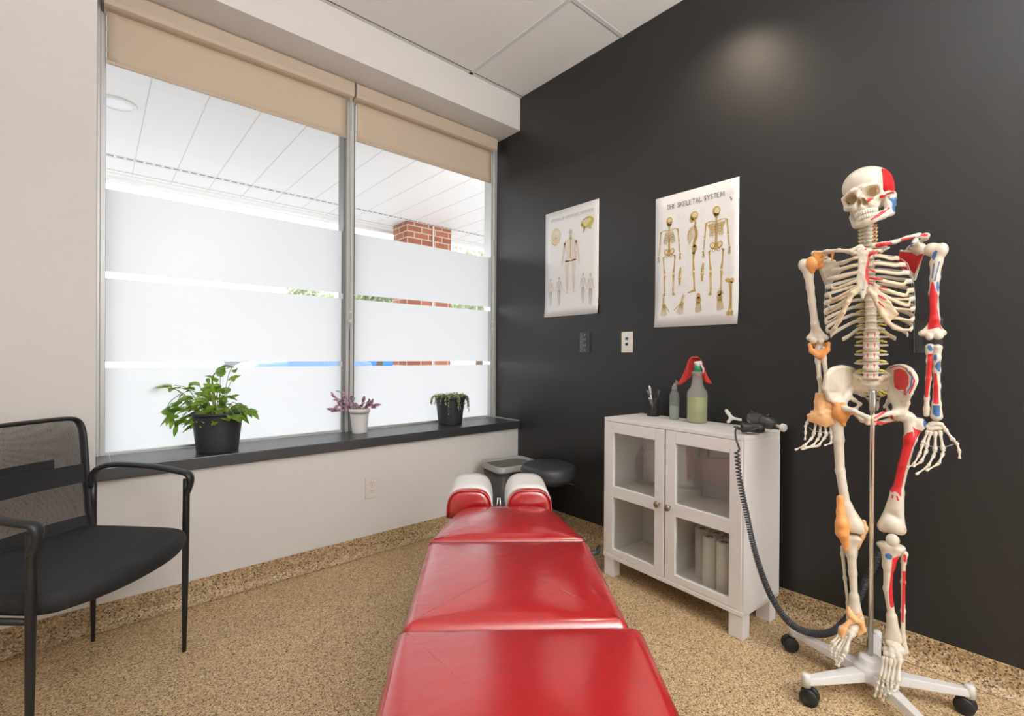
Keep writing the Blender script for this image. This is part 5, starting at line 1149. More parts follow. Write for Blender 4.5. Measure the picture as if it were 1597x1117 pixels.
# ---- stand
MB().lathe([(.0072, .10), (.0072, .92), (.0072, .985)], 20).obj('pole', M['chrome'], sk, True)
MB().lathe([(.0090, .925), (.0098, .93), (.0098, .990), (.0085, .996), (0, .996)], 20).obj('pole_sleeve', M['steel'], sk, True)
MB().lathe([(.045, .045), (.050, .055), (.050, .082), (.042, .092), (.034, .095), (.034, .112), (.026, .118), (.009, .120)], 32).obj('hub', M['stand_white'], sk, True)
casters_w = [(1.974, .639), (1.699, .497), None, (2.019, .155), None]
angs = []
for c in casters_w:
    if c: v = Vector((c[0], c[1], 0)) - _h; angs.append(math.atan2(v.dot(_dy), v.dot(_dx)))
    else: angs.append(None)
angs[2] = (angs[1] + angs[3] + (2 * PI if angs[3] < angs[1] else 0)) / 2
base_a = angs[0]; step = 2 * PI / 5
for k in range(5):
    a = base_a + step * k; ca, sa = math.cos(a), math.sin(a); R = .252
    V = []
    for rr, hw, za, zb in ((.02, .024, .050, .080), (.045, .024, .050, .080), (R - .012, .014, .060, .082), (R + .008, .013, .061, .080)):
        for s_, z in ((-1, za), (1, za), (.82, zb), (-.82, zb)): V.append((rr * ca - s_ * hw * sa, rr * sa + s_ * hw * ca, z))
    F = [(0, 1, 2, 3), (15, 14, 13, 12)] + [(4 * i + j, 4 * i + (j + 1) % 4, 4 * i + 4 + (j + 1) % 4, 4 * i + 4 + j) for i in range(3) for j in range(4)]
    lg = MB().add(V, F).obj('base_leg', M['stand_white'], sk, bev=.003)
    MB().lathe([(.0, .055), (.014, .055), (.014, .088), (.011, .094), (0, .095)], 18, (R * ca, R * sa, 0)).obj('leg_cap', M['stand_white'], lg, True)
    ta = a + (.9, 2.2, 1.5, 2.6, .5)[k]; tx, ty = math.cos(ta), math.sin(ta)
    w = MB()
    for s_ in (-1, 1): w.lathe([(0, -.007), (.024, -.007), (.0265, -.004), (.0265, .004), (.024, .007), (0, .007)], 22, (R * ca - ty * .012 * s_ + tx * .010, R * sa + tx * .012 * s_ + ty * .010, .0265), 0, (-ty, tx, 0))
    w.box((R * ca - .008, R * sa - .008, .03), (R * ca + .008, R * sa + .008, .058)); w.obj('caster', M['black_plastic'], lg, True)

# ---- skull (own frame: x right, y back, z up, origin mid cranium)
sq = SDF()
sq.ell((0, .014, .018), (.064, .078, .063), .01).ell((0, -.030, .016), (.057, .052, .054), .02).ell((0, .030, -.012), (.053, .054, .045), .02)
sq.cap((-.046, -.066, -.010), (-.014, -.080, -.004), .0065, .006, .008).cap((.046, -.066, -.010), (.014, -.080, -.004), .0065, .006, .008).cap((-.014, -.080, -.004), (.014, -.080, -.004), .007, .007, .01)
sq.ell((0, -.050, -.045), (.042, .036, .040), .012)
for s_ in (1, -1):
    sq.cap((s_ * .022, -.074, -.048), (s_ * .047, -.056, -.044), .010, .009, .010).cap((s_ * .047, -.056, -.044), (s_ * .060, -.030, -.036), .009, .0055, .008)
    sq.cap((s_ * .060, -.030, -.036), (s_ * .0635, .002, -.034), .0048, .0048, .004).cap((s_ * .049, -.058, -.042), (s_ * .051, -.062, -.010), .0065, .006, .008)
    sq.cap((s_ * .049, .028, -.035), (s_ * .047, .022, -.066), .013, .009, .010)
    sq.cap((s_ * .020, -.072, -.060), (s_ * .026, -.062, -.070), .012, .010, .008)
sq.cap((0, -.084, -.012), (0, -.092, -.030), .0075, .0055, .008).cap((0, -.079, -.062), (0, -.078, -.069), .010, .008, .008)
sq.cap((-.022, -.060, -.068), (0, -.077, -.068), .009, .009, .006).cap((.022, -.060, -.068), (0, -.077, -.068), .009, .009, .006)
for s_ in (1, -1):
    sq.ell((s_ * .0305, -.084, -.025), (.0212, .036, .0198), .005, rot=(0, s_ * .18, s_ * .25), op='-')
    sq.ell((s_ * .0075, -.096, -.048), (.0080, .028, .0175), .003, rot=(0, s_ * -.22, 0), op='-')
    sq.ell((s_ * .054, -.028, -.060), (.016, .026, .020), .006, op='-')
    sq.ell((s_ * .078, -.035, -.002), (.012, .030, .024), .012, op='-')
SKC = S(1353, 296, -.005); skx = Matrix.Translation(tuple(SKC + np.array([0, .0, .010]))) @ Euler((math.radians(4), math.radians(-11), math.radians(-24)), 'XYZ').to_matrix().to_4x4()
skx = Matrix.Translation((SKC[0] + .002, -.005, SKC[2] - .006)) @ (Matrix.Rotation(math.radians(-11), 4, 'Y') @ Matrix.Rotation(math.radians(-20), 4, 'Z') @ Matrix.Rotation(math.radians(1), 4, 'X'))
inv = np.array(skx.inverted())
def loc(V): return V @ inv[:3, :3].T + inv[:3, 3]
def temporal(V, Nn):  # red fan on the left temple (viewer right)
    q = loc(V); d = 1 - np.sqrt(((q[:, 1] - .004) / .046) ** 2 + ((q[:, 2] - .010) / .043) ** 2); return np.minimum(d * .02, q[:, 0] - .035)
def line3(a, b, r):
    a, b = np.array(a), np.array(b)
    def f(V, Nn):
        q = loc(V); e = b - a; w = q - a; t = np.clip(w @ e / (e @ e), 0, 1); return r - np.sqrt(((w - t[:, None] * e) ** 2).sum(1))
    return f
def sockets(V, Nn):
    q = loc(V); o = []
    for s_ in (1, -1): o.append(np.minimum(1 - np.sqrt(((q[:, 0] - s_ * .030) / .0165) ** 2 + ((q[:, 2] + .023) / .0135) ** 2), (q[:, 1] + .074) * 60))
    o.append(np.minimum(1 - np.sqrt((q[:, 0] / .012) ** 2 + ((q[:, 2] + .046) / .013) ** 2), (q[:, 1] + .082) * 60)); v = np.maximum(np.maximum(o[0], o[1]), o[2]); return np.where(q[:, 1] < -.03, v, -1) * .01
cra = sdf_obj('skull', sq, .0021, BN, sk, paint=[('red', 'fn', temporal), ('tan', 'fn', sockets), ('red', 'fn', line3((.050, -.066, -.050), (.069, -.012, -.038), .0055)), ('red', 'fn', line3((.018, -.090, -.044), (.038, -.080, -.045), .0045)),
      ('red', 'fn', line3((.020, -.085, -.053), (.030, -.078, -.050), .0035)), ('red', 'fn', line3((.011, -.092, -.030), (.012, -.088, -.012), .0030)), ('red', 'fn', line3((.014, -.086, -.061), (.016, -.084, -.059), .003)), ('blue', 'fn', line3((.056, .020, -.05), (.056, .024, -.062), .005))], xf=skx)
# mandible
mq = SDF()
for s_ in (1, -1):
    mq.chain([(s_ * .055, -.008, -.048), (s_ * .053, -.010, -.070), (s_ * .049, -.016, -.096)], [.006, .009, .0095], .010)
    mq.chain([(s_ * .049, -.026, -.050), (s_ * .049, -.028, -.072), (s_ * .047, -.028, -.094)], [.0035, .008, .009], .012)
    mq.chain([(s_ * .048, -.020, -.099), (s_ * .036, -.052, -.107), (s_ * .018, -.073, -.112), (0, -.078, -.114)], [.0085, .0085, .009, .0095], .010)
    mq.chain([(s_ * .045, -.030, -.090), (s_ * .033, -.052, -.096), (s_ * .017, -.070, -.102), (0, -.075, -.103)], [.0065, .0065, .0065, .007], .010)
mo = sdf_obj('mandible', mq, .0021, BN, cra, xf=skx, paint=[('blue', 'fn', lambda V, Nn: np.where(loc(V)[:, 0] > .045, line3((.060, -.016, -.062), (.056, -.020, -.092), .010)(V, Nn), -1)), ('red', 'fn', line3((.054, -.040, -.086), (.026, -.080, -.108), .0048)), ('red', 'fn', line3((.034, -.064, -.104), (.018, -.085, -.112), .003))])
# teeth
tm = MB()
for row, zt, zh in ((0, -.0810, .0070), (1, -.0955, .0066)):
    for k in range(-7, 7):
        a = (k + .5) / 7.0; x = .0295 * math.sin(a * 1.40) * (1.0 if row == 0 else .95); y = -.050 - .0395 * math.cos(a * 1.40) * (1.0 if row == 0 else .96)
        Rz = Matrix.Translation((x, y, zt)) @ Matrix.Rotation(math.atan2(x, -(y + .05)) if True else 0, 4, 'Z')
        V, F = lathe([(.0, -zh - .0008), (.0030, -zh), (.0042, -zh * .5), (.0040, zh * .5), (.0030, zh), (0, zh + .0005)], 8); tm.add([skx @ (Rz @ Vector((v[0], v[1] * 1.1, v[2]))) for v in V], F)
tm.obj('teeth', M['tooth'], cra, True)

# ---- spine
def spine_y(z):
    return float(np.interp(z, [.98, 1.02, 1.05, 1.11, 1.17, 1.25, 1.33, 1.40, 1.46, 1.50, 1.545], [.030, .014, .006, -.004, .002, .030, .048, .048, .034, .020, .012]))
def spine_x(z): return float(np.interp(z, [1.03, 1.175, 1.35, 1.48, 1.54], [S(1358, 584)[0], S(1359, 524)[0], S(1357.5, 440)[0], S(1353.6, 381)[0], S(1353, 362)[0]]))
def vertebra(kind):
    q = SDF()
    if kind == 'L':
        for z, rr in ((-.0095, 1.0), (-.004, .90), (.004, .90), (.0095, 1.0)): q.ell((0, 0, z), (.0235 * rr, .0175 * rr, .0058), .004)
        q.chain([(-.014, .014, .002), (0, .030, .0), (.014, .014, .002)], .005, .005); q.cap((0, .030, 0), (0, .058, -.006), .0055, .004, .004).cap((0, .032, .006), (0, .055, .003), .004, .003, .005)
        for s_ in (1, -1): q.cap((s_ * .014, .020, .002), (s_ * .043, .024, .003), .005, .0035, .004).cap((s_ * .013, .026, .008), (s_ * .012, .027, -.012), .005, .0045, .004)
        paint = [('red', 'line', (-.009, -.006), (-.009, .006), .0012), ('red', 'line', (.009, -.006), (.009, .006), .0015)]
        h = .0019
    elif kind == 'T':
        for z, rr in ((-.007, 1.0), (0, .9), (.007, 1.0)): q.ell((0, 0, z), (.0165 * rr, .0150 * rr, .0052), .004)
        q.chain([(-.010, .012, .002), (0, .026, .0), (.010, .012, .002)], .0045, .004); q.cap((0, .026, 0), (0, .050, -.018), .0045, .003, .004)
        for s_ in (1, -1): q.cap((s_ * .010, .016, .002), (s_ * .031, .032, .005), .0045, .0042, .004)
        paint = None; h = .0022
    else:
        for z, rr in ((-.0045, 1.0), (.0045, 1.0)): q.ell((0, 0, z), (.0115 * rr, .0095 * rr, .0045), .003)
        q.chain([(-.010, .009, .0), (0, .022, .0), (.010, .009, .0)], .004, .004); q.cap((0, .022, 0), (0, .036, -.006), .0035, .003, .003)
        for s_ in (1, -1): q.cap((s_ * .010, .003, .0), (s_ * .022, .002, -.003), .0045, .0038, .003)
        paint = [('red', 'ball', (.019, -.002, -.002), .0035), ('red', 'ball', (-.018, -.002, .003), .0025)]; h = .0018
    return sdf_obj('vertebra', q, h, BN, sk, paint=paint)
zs = [1.175 - .0322 * k for k in range(5)]          # L1..L5
zt = [1.472 - .0245 * k for k in range(12)]         # T1..T12
zc = [1.545 - .0122 * k for k in range(6)]
first = {}
for kind, lst in (('L', zs), ('T', zt), ('C', zc)):
    for i, z in enumerate(lst):
        if kind not in first: o = vertebra(kind); first[kind] = o
        else: o = first[kind].copy(); COL.objects.link(o); o.parent = sk
        s_ = 1.0
        if kind == 'T': s_ = .85 + .02 * i
        dz = .004; tilt = math.atan2(spine_y(z + dz) - spine_y(z - dz), 2 * dz)
        o.location = (spine_x(z), spine_y(z), z); o.scale = (s_, s_, 1); o.rotation_euler = (-tilt * .7, 0, 0)
# discs and nerve stubs between vertebrae
lv = [(z, 'C') for z in zc] + [(z, 'T') for z in zt] + [(z, 'L') for z in zs] + [(1.022, 'L')]
for (za, ka), (zb, kb) in zip(lv[:-1], lv[1:]):
    z = (za + zb) / 2; x, y = spine_x(z), spine_y(z); rr = {'C': .0105, 'T': .0155, 'L': .0215}[kb]; hh = {'C': .002, 'T': .004, 'L': .0045}[kb]
    MB().lathe([(0, -hh), (rr * .95, -hh), (rr, 0), (rr * .95, hh), (0, hh)], 22, (x, y, z)).obj('disc', M['disc'], sk, True)
    if kb == 'C' or z < 1.30:
        L_ = .026 if kb == 'C' else .040
        n_ = MB()
        for s_ in (1, -1): n_.tube([(x + s_ * .008, y + .012, z), (x + s_ * L_ * .7, y + .012, z - .001), (x + s_ * L_, y + .008, z - .005)], [.0035, .0038, .0030] if kb == 'L' else [.003, .0030, .0022], 8)
        n_.obj('nerve_stub', M['nerve'], sk, True)
# ---- sternum
stq = SDF()
def zz(x, y, yy=-.098): return S(*z2(x, y), yy)
stq.fan(zz(740, 230), [zz(695, 195), zz(740, 178), zz(800, 195), zz(800, 240), zz(770, 320), zz(715, 320), zz(700, 240), zz(695, 195)], .0045, .004)
stq.fan(zz(740, 440), [zz(715, 315), zz(775, 315), zz(775, 400), zz(785, 520), zz(770, 560), zz(700, 560), zz(685, 500), zz(700, 400), zz(715, 315)], .0042, .005)
stq.fan(zz(735, 590), [zz(700, 555), zz(772, 555), zz(760, 620), zz(737, 670), zz(715, 610), zz(700, 555)], .0032, .004)
sdf_obj('sternum', stq, .0018, BN, sk, paint=[('red', 'poly', Sxz([z2(800, 205), z2(790, 260), z2(765, 380), z2(762, 470), z2(790, 530), z2(850, 545), z2(850, 200)], -.103)), ('red', 'ball', tuple(zz(768, 180, -.104)), .0035), ('blue', 'ball', tuple(zz(740, 590, -.102)), .003)])
# ---- ribs: each a flat curved bar from its vertebra round to the costal cartilage
A_ = [.058, .085, .102, .112, .118, .121, .123, .123, .121, .117, .104, .078]
ZF = [1.443, 1.417, 1.394, 1.367, 1.339, 1.310, 1.284, 1.252, 1.219, 1.190, 1.175, 1.165]
TE = [140, 124, 128, 128, 126, 124, 121, 118, 115, 112, 92, 66]
ZSN = [1.437, 1.421, 1.397, 1.375, 1.352, 1.333, 1.318, 1.308]
rib_end = {}
for i in range(12):
    zb = zt[i] + .004; yb = spine_y(zb) + .014; bF = -.095 if i < 7 else -.095 + .006 * (i - 6)
    yf = {0: -.075, 1: -.085, 2: -.092}.get(i, -.098)
    yc = (yb + .018 + yf) / 2; b = (yb + .018 - yf) / 2
    for sg in (-1, 1):
        xc = spine_x(zb) * .6 + spine_x(1.30) * .4 - .004; pts, ups, rad = [], [], []
        ts = np.linspace(math.radians(14), math.radians(TE[i]), 20)
        for j, t in enumerate(ts):
            f = j / 19.0; sm = f * f * (3 - 2 * f); a = A_[i] * (1 if sg < 0 else .93)
            x = xc + sg * (a * math.sin(t) ** .85 if math.sin(t) > 0 else 0); y = yc + b * math.cos(t)
            if j == 0: x, y = spine_x(zb) + sg * .018, yb + .004
            z = zb + (ZF[i] - zb) * (f ** 1.25) - .010 * math.sin(f * PI) * (i > 0)
            pts.append((x, y, z)); ups.append(Vector((0, 0, 1)) if i else Vector((sg * -.3, 0, .4)))
            rad.append((.0024, .0056 + .0018 * f) if i else (.0045, .0030))
        V, F = sweep(pts, rad, 10, True, ups)
        paint = None
        if sg > 0 and i in (2, 3, 4, 5, 6): q = pts[17]; paint = [('red', 'line', (pts[16][0], pts[16][2]), (pts[18][0], pts[18][2]), .0042)]
        if sg > 0 and i in (1, 2, 3): paint = (paint or []) + [('red', 'line', (pts[12][0], pts[12][2]), (pts[14][0], pts[14][2]), .0035)]
        if sg > 0 and i in (4,): paint = (paint or []) + [('blue', 'line', (pts[11][0], pts[11][2]), (pts[13][0], pts[13][2]), .004)]
        np_mesh('rib', np.array([tuple(v) for v in V]), F if False else [tuple(f) for f in F], BN, sk, paint)
        rib_end[(i, sg)] = np.array(pts[-1]); 
        if i < 7:
            e = np.array(pts[-1]); d = np.array(pts[-1]) - np.array(pts[-2]); d /= np.linalg.norm(d)
            sx = spine_x(1.38) + sg * .017 - .008; s_end = np.array((sx, -.099, ZSN[i] + (0)))
            m1 = e + d * .018 + np.array((0, 0, -.003 if i < 4 else -.004 * (i - 2))); m2 = s_end + np.array((sg * .018, .002, -.001 if i < 3 else -.004 * (i - 2)))
            cp = catmull([e - d * .004, m1, m2, s_end], 6); V, F = sweep(cp, [(.0026, .0058 - .0006 * (k / len(cp))) for k in range(len(cp))], 10, True, (0, 0, 1))
            pr = [('red', 'line', (s_end[0], s_end[2]), (s_end[0] + sg * .022, s_end[2] - .002), .005)] if sg > 0 else None
            mt = M['cartilage']
            np_mesh('costal_cartilage', np.array([tuple(v) for v in V]), [tuple(f) for f in F], BN if False else mt, sk)
# red wash on cartilage beside the sternum (viewer right) and the two costal arches
for sg in (-1, 1):
    q = SDF(); tp = np.array((spine_x(1.38) + sg * .016 - .008, -.099, ZSN[6] + .006))
    if sg < 0: arch_px = [z2(690, 575), z2(640, 620), z2(590, 710), z2(545, 810), z2(505, 900), z2(460, 970), z2(420, 1025)]
    else: arch_px = [z2(800, 600), z2(850, 650), z2(890, 740), z2(930, 830), z2(985, 910), z2(1050, 965), z2(1110, 985)]
    ys = [-.098, -.099, -.097, -.092, -.084, -.076, -.066]; P = [S(px, py, y) for (px, py), y in zip(arch_px, ys)]
    q.chain([tuple(p) for p in P], [.0062, .0068, .0066, .0060, .0056, .0050, .0036], .006)
    for k in range(len(P) - 1): q.tri(P[k], P[k + 1], P[k] * .5 + P[k + 1] * .5 + np.array((0, .003, .004)), .003, .004)
    # cartilages of ribs 7 to 10 run into the arch
    for i, idx in ((6, 1), (7, 2), (8, 3), (9, 5)):
        e = rib_end[(i, sg)]; q.cap(tuple(e), tuple(P[idx] * .6 + e * .4 + np.array((0, -.004, -.004))), .0040, .0042, .005).cap(tuple(P[idx] * .6 + e * .4 + np.array((0, -.004, -.004))), tuple(P[idx]), .0042, .0048, .006)
    if sg > 0:
        q.fan(P[1], [P[0] + np.array((.0, 0, .01)), S(*z2(870, 560), -.098), S(*z2(930, 640), -.097), S(*z2(1010, 720), -.092), S(*z2(1080, 830), -.084), P[4], P[3], P[2]], .003, .005)
    sdf_obj('costal_arch', q, .0018, M['cartilage'], sk)
rw = MB()
for (x0, y0, x1, y1, w) in ((862, 405, 800, 385, 3), (940, 482, 800, 470, 4), (850, 535, 795, 520, 3), (890, 200, 800, 245, 5), (905, 555, 995, 580, 2.4), (890, 640, 975, 690, 2.4), (893, 705, 955, 765, 2.2)):
    a, b = S(*z2(x0, y0), -.1045), S(*z2(x1, y1), -.1045); rw.tube([tuple(a), tuple((a + b) / 2), tuple(b)], [(.0012, w * .0006), (.0012, w * .00085), (.0012, w * .0006)], 8, up=(0, 0, 1))
M['paint_red'] = mat('muscle_red', (.60, .018, .022), .4)
rw.obj('painted_attachment', M['paint_red'], sk, True, label='red painted muscle attachments on the rib cartilage')
for sg in (-1, 1):
    wm = MB()
    for k_, t_ in enumerate((.35, .62)):
        pts = []
        for i in range(1, 11):
            a = A_[i] * (1 if sg < 0 else .93) + .004; t = math.radians(70 + 35 * k_); pts.append((spine_x(1.3) - .004 + sg * a * math.sin(t), -.01 + .07 * math.cos(t), zt[i] + (ZF[i] - zt[i]) * t_ - .008 + .003 * (-1) ** i))
        wm.tube(pts, .0007, 5)
    wm.obj('tie_wire', M['wire'], sk, True)
# ---- clavicles, scapulae
q = SDF(); q.chain([tuple(S(*z2(715, 165), -.088)), tuple(S(*z2(620, 205), -.090)), tuple(S(*z2(500, 195), -.070)), tuple(S(*z2(380, 205), -.035)), tuple(S(*z2(290, 228), -.010))], [.0095, .0072, .0058, .0062, .0072], .006)
sdf_obj('clavicle', q, .002, BN, sk)
q = SDF(); cr = [z2(850, 150), z2(950, 135), z2(1060, 110), z2(1180, 70), z2(1300, 40)]; cy = [-.088, -.092, -.075, -.045, -.015]
q.chain([tuple(S(px, py, y)) for (px, py), y in zip(cr, cy)], [.0090, .0075, .0060, .0062, .0070], .006)
sdf_obj('clavicle', q, .002, BN, sk, paint=[('red', 'line', *[tuple(S(*z2(a, b), -.09)[[0, 2]]) for a, b in ((885, 150), (1010, 128))], .0058), ('red', 'line', *[tuple(S(*z2(a, b), -.05)[[0, 2]]) for a, b in ((1130, 100), (1255, 65))], .0045)])
def scapula(sg):
    q = SDF()
    if sg > 0:
        gl = S(*z2(1330, 195), .010); acr = S(*z2(1370, 50), .000); cor = S(*z2(1240, 130), -.035); sup = S(*z2(1120, 200), .050); inf = S(*z2(1250, 480), .066); med = S(*z2(1090, 330), .066); lat = S(*z2(1320, 260), .028); sb_ = S(*z2(1200, 160), .026)
    else:
        gl = S(*z2(300, 330), .010); acr = S(*z2(255, 225), .004); cor = S(*z2(375, 270), -.032); sup = S(*z2(455, 300), .050); inf = S(*z2(385, 560), .066); med = S(*z2(520, 400), .066); lat = S(*z2(330, 400), .028); sb_ = S(*z2(400, 290), .034)
    q.ell(gl, (.011, .013, .018), .008); q.tri(gl, sup, inf, .0022, .006).tri(sup, med, inf, .0022, .005).tri(gl, lat, inf, .003, .006)
    q.ell(gl * .6 + sb_ * .4 + np.array((0, -.006, .006)), (.018, .012, .014), .010).cap(gl, inf, .006, .004, .006).cap(sup, med, .003, .003, .004).cap(med, inf, .003, .004, .004).cap(gl, sb_, .008, .004, .010)
    q.chain([gl + np.array((-.01 * sg, -.004, .012)), (gl + cor) / 2 + np.array((-.006 * sg, -.012, .020)), cor], [.008, .0065, .0062], .006)
    spn = gl + np.array((-.03 * sg, .035, .018)); q.chain([med * .6 + sup * .4 + np.array((0, .008, 0)), spn, acr + np.array((0, .02, -.004)), acr, acr + np.array((-.016 * sg, -.016, -.002))], [.003, .005, .007, .0085, .007], .006)
    pp = None
    if sg > 0: pp = [('red', 'poly', Sxz([z2(1090, 200), z2(1160, 215), z2(1225, 225), z2(1275, 262), z2(1335, 250), z2(1290, 350), z2(1255, 430), z2(1225, 395), z2(1060, 350), z2(1060, 250)], .045)), ('red', 'line', tuple((acr + np.array((-.014, 0, 0)))[[0, 2]]), tuple(acr[[0, 2]]), .004), ('blue', 'line', tuple((cor + np.array((-.006, 0, 0)))[[0, 2]]), tuple((cor + np.array((.004, 0, .001)))[[0, 2]]), .0022)]
    return sdf_obj('scapula', q, .0021, BN, sk, paint=pp)
scapula(1); scapula(-1)
# ---- long bones
def longbone(name, ctrl, paint=None, extra=None, h=.0021, k=.008):
    q = SDF(); q.chain([c[0] for c in ctrl], [c[1] for c in ctrl], k)
    if extra: extra(q)
    return sdf_obj(name, q, h, BN, sk, paint=paint)
def hum(sg):
    if sg < 0: top, n1, m, n2, dist = S(*z2(165, 350), .0), S(*z2(200, 440), 0), S(*z2(232, 700), 0), S(*z2(262, 930), 0), S(*z2(290, 1085), 0)
    else: top, n1, m, n2, dist = S(*z2(1500, 205), .0), S(*z2(1470, 320), 0), S(*z2(1445, 620), 0), S(*z2(1455, 880), 0), S(*z2(1435, 1040), 0)
    def ex(q):
        q.ell(top + np.array((-sg * .016, .004, .008)), (.022, .020, .021), .008); q.ell(top + np.array((sg * .006, -.006, .004)), (.015, .015, .020), .008)
        u = (n2 - dist) / np.linalg.norm(n2 - dist)
        q.cap(dist + np.array((-.026, 0, .006)), dist + np.array((.024, 0, .006)), .0085, .008, .010); q.tri(n2, dist + np.array((-.026, 0, .006)), dist + np.array((.024, 0, .006)), .005, .008)
        q.ell(dist + np.array((sg * .013, -.006, -.004)), (.012, .012, .011), .003); q.ell(dist + np.array((-sg * .008, -.004, -.004)), (.011, .011, .012), .003)
        q.ell(dist + np.array((-sg * .001, -.018, .006)), (.006, .008, .006), .003, op='-')
    pp = None
    if sg > 0:
        pp = [('red', 'poly', Sxz([z2(1420, 520), z2(1440, 505), z2(1455, 560), z2(1480, 620), z2(1490, 650), z2(1480, 760), z2(1510, 920), z2(1540, 1000), z2(1500, 960), z2(1440, 975), z2(1385, 985), z2(1400, 800), z2(1400, 640)], -.012)),
              ('blue', 'poly', Sxz([z2(1465, 190), z2(1485, 200), z2(1470, 250), z2(1445, 300), z2(1430, 260), z2(1440, 215)], -.02)), ('blue', 'poly', Sxz([z2(1470, 510), z2(1495, 505), z2(1500, 560), z2(1488, 620), z2(1465, 580)], -.012)),
              ('blue', 'line', *[tuple(S(*z2(a, b), -.012)[[0, 2]]) for a, b in ((1500, 310), (1455, 500))], .0016), ('blue', 'line', *[tuple(S(*z2(a, b), -.012)[[0, 2]]) for a, b in ((1448, 330), (1430, 470))], .0016)]
    longbone('humerus', [(top, .017), (n1, .0145), (n1 * .5 + m * .5, .0118), (m, .0112), (n2, .0118), (dist, .008)], pp, ex)
hum(-1); hum(1)
def B(x, y, yy=0): return S(1200 + x / 3.853, 540 + y / 3.853, yy)   # noted on the enlarged pelvis and arm view
def Cc(x, y, yy=0): return S(1200 + x / 3.525, 800 + y / 3.525, yy)  # enlarged legs view
# forearms
Fp = lambda x, y, yy=0: S(1400 + x / 5.318, 540 + y / 5.318, yy)
longbone('ulna', [(B(300, -8, .008), .011), (B(290, 35, .004), .0115), (B(292, 90), .0085), (B(300, 190), .0066), (B(308, 270), .0058), (B(310, 320), .0070)])
longbone('radius', [(B(330, 18, -.006), .0095), (B(330, 40, -.006), .0065), (B(326, 75, -.004), .0078), (B(342, 180, -.002), .0068), (B(345, 260, -.002), .0085), (B(342, 315, -.002), .0115)])
longbone('ulna', [(Fp(268, 10, .004), .0125), (Fp(270, 45, .004), .0105), (Fp(266, 120), .0078), (Fp(255, 270), .0068), (Fp(242, 430), .0060), (Fp(240, 520), .0072), (Fp(238, 565), .0082)], [('red', 'poly', [tuple(Fp(a, b, -.006)[[0, 2]]) for a, b in ((248, 66), (290, 62), (292, 150), (272, 280), (252, 425), (225, 425), (235, 250), (245, 150))]), ('blue', 'line', tuple(Fp(262, 5)[[0, 2]]), tuple(Fp(272, 30)[[0, 2]]), .005)])
longbone('radius', [(Fp(335, 15, -.004), .0115), (Fp(332, 45, -.004), .0075), (Fp(325, 95, -.004), .0095), (Fp(325, 200), .0085), (Fp(325, 330), .0085), (Fp(322, 480), .0105), (Fp(322, 580), .0155)],
    [('red', 'poly', [tuple(Fp(a, b, -.006)[[0, 2]]) for a, b in ((300, 225), (322, 225), (335, 330), (342, 480), (325, 480), (295, 475), (296, 350))]), ('blue', 'poly', [tuple(Fp(a, b, -.006)[[0, 2]]) for a, b in ((305, 170), (325, 135), (352, 120), (352, 215), (330, 205))]), ('blue', 'poly', [tuple(Fp(a, b, -.008)[[0, 2]]) for a, b in ((290, 490), (350, 490), (352, 580), (318, 585), (288, 560))]), ('blue', 'line', tuple(Fp(308, 80, 0)[[0, 2]]), tuple(Fp(308, 110, 0)[[0, 2]]), .004)])
# hands: carpal cluster + five fingers each
def dumb(mb, a, b, r):
    a, b = np.array(a), np.array(b); P = [a + (b - a) * t for t in (0, .06, .16, .3, .5, .7, .84, .94, 1)]
    mb.tube([tuple(p) for p in P], [r * .75, r * 1.25, r * 1.15, r * .72, r * .62, r * .72, r * 1.1, r * 1.2, r * .7], 10)
def hand(carpus, fingers, nm_l):
    q = SDF()
    for c, rr in carpus: q.ell(c, (rr * .86, rr * .8, rr * .80), .0012)
    ho = sdf_obj('hand', q, .0014, BN, sk, smooth_it=0)
    for f, r0 in fingers:
        m_ = MB()
        for i in range(len(f) - 1): dumb(m_, f[i], f[i + 1], r0 * (1 - .12 * i))
        np_mesh('finger', np.array([tuple(v) for v in m_.V]), m_.F, BN, ho, paint=[('red', 'line', (f[0][0] * .7 + f[1][0] * .3, f[0][2] * .7 + f[1][2] * .3), (f[0][0] * .25 + f[1][0] * .75, f[0][2] * .25 + f[1][2] * .75), .0019)] if (nm_l == 'r' and len(f) == 5 and r0 < .0056) else None)
H = lambda pts: [Fp(x, y, yy) for x, y, yy in pts]
hand([(Fp(250, 665), .009), (Fp(275, 650), .010), (Fp(300, 640), .010), (Fp(330, 645), .010), (Fp(358, 650), .009), (Fp(262, 690), .008), (Fp(290, 685), .009), (Fp(318, 680), .0095), (Fp(345, 680), .009), (Fp(375, 672), .0085)],
     [(H([(250, 700, 0), (207, 810, -.010), (180, 900, -.022), (130, 985, -.040), (75, 1010, -.050)]), .0050), (H([(277, 705, 0), (238, 832, -.012), (240, 870, -.020), (195, 960, -.040), (125, 1000, -.052)]), .0055),
      (H([(312, 705, 0), (310, 868, -.014), (300, 905, -.020), (250, 1000, -.045), (150, 1065, -.06)]), .0055), (H([(350, 700, 0), (378, 860, -.012), (375, 895, -.020), (340, 975, -.045), (235, 1035, -.06)]), .0054),
      (H([(388, 685, 0), (465, 785, -.010), (490, 800, -.012), (512, 875, -.018), (513, 935, -.022)]), .0056)], 'r')
Hp = lambda x, y, yy=0: S(1230 + x / 9.31, 600 + y / 9.31, yy)
HL = lambda pts: [Hp(x, y, yy) for x, y, yy in pts]
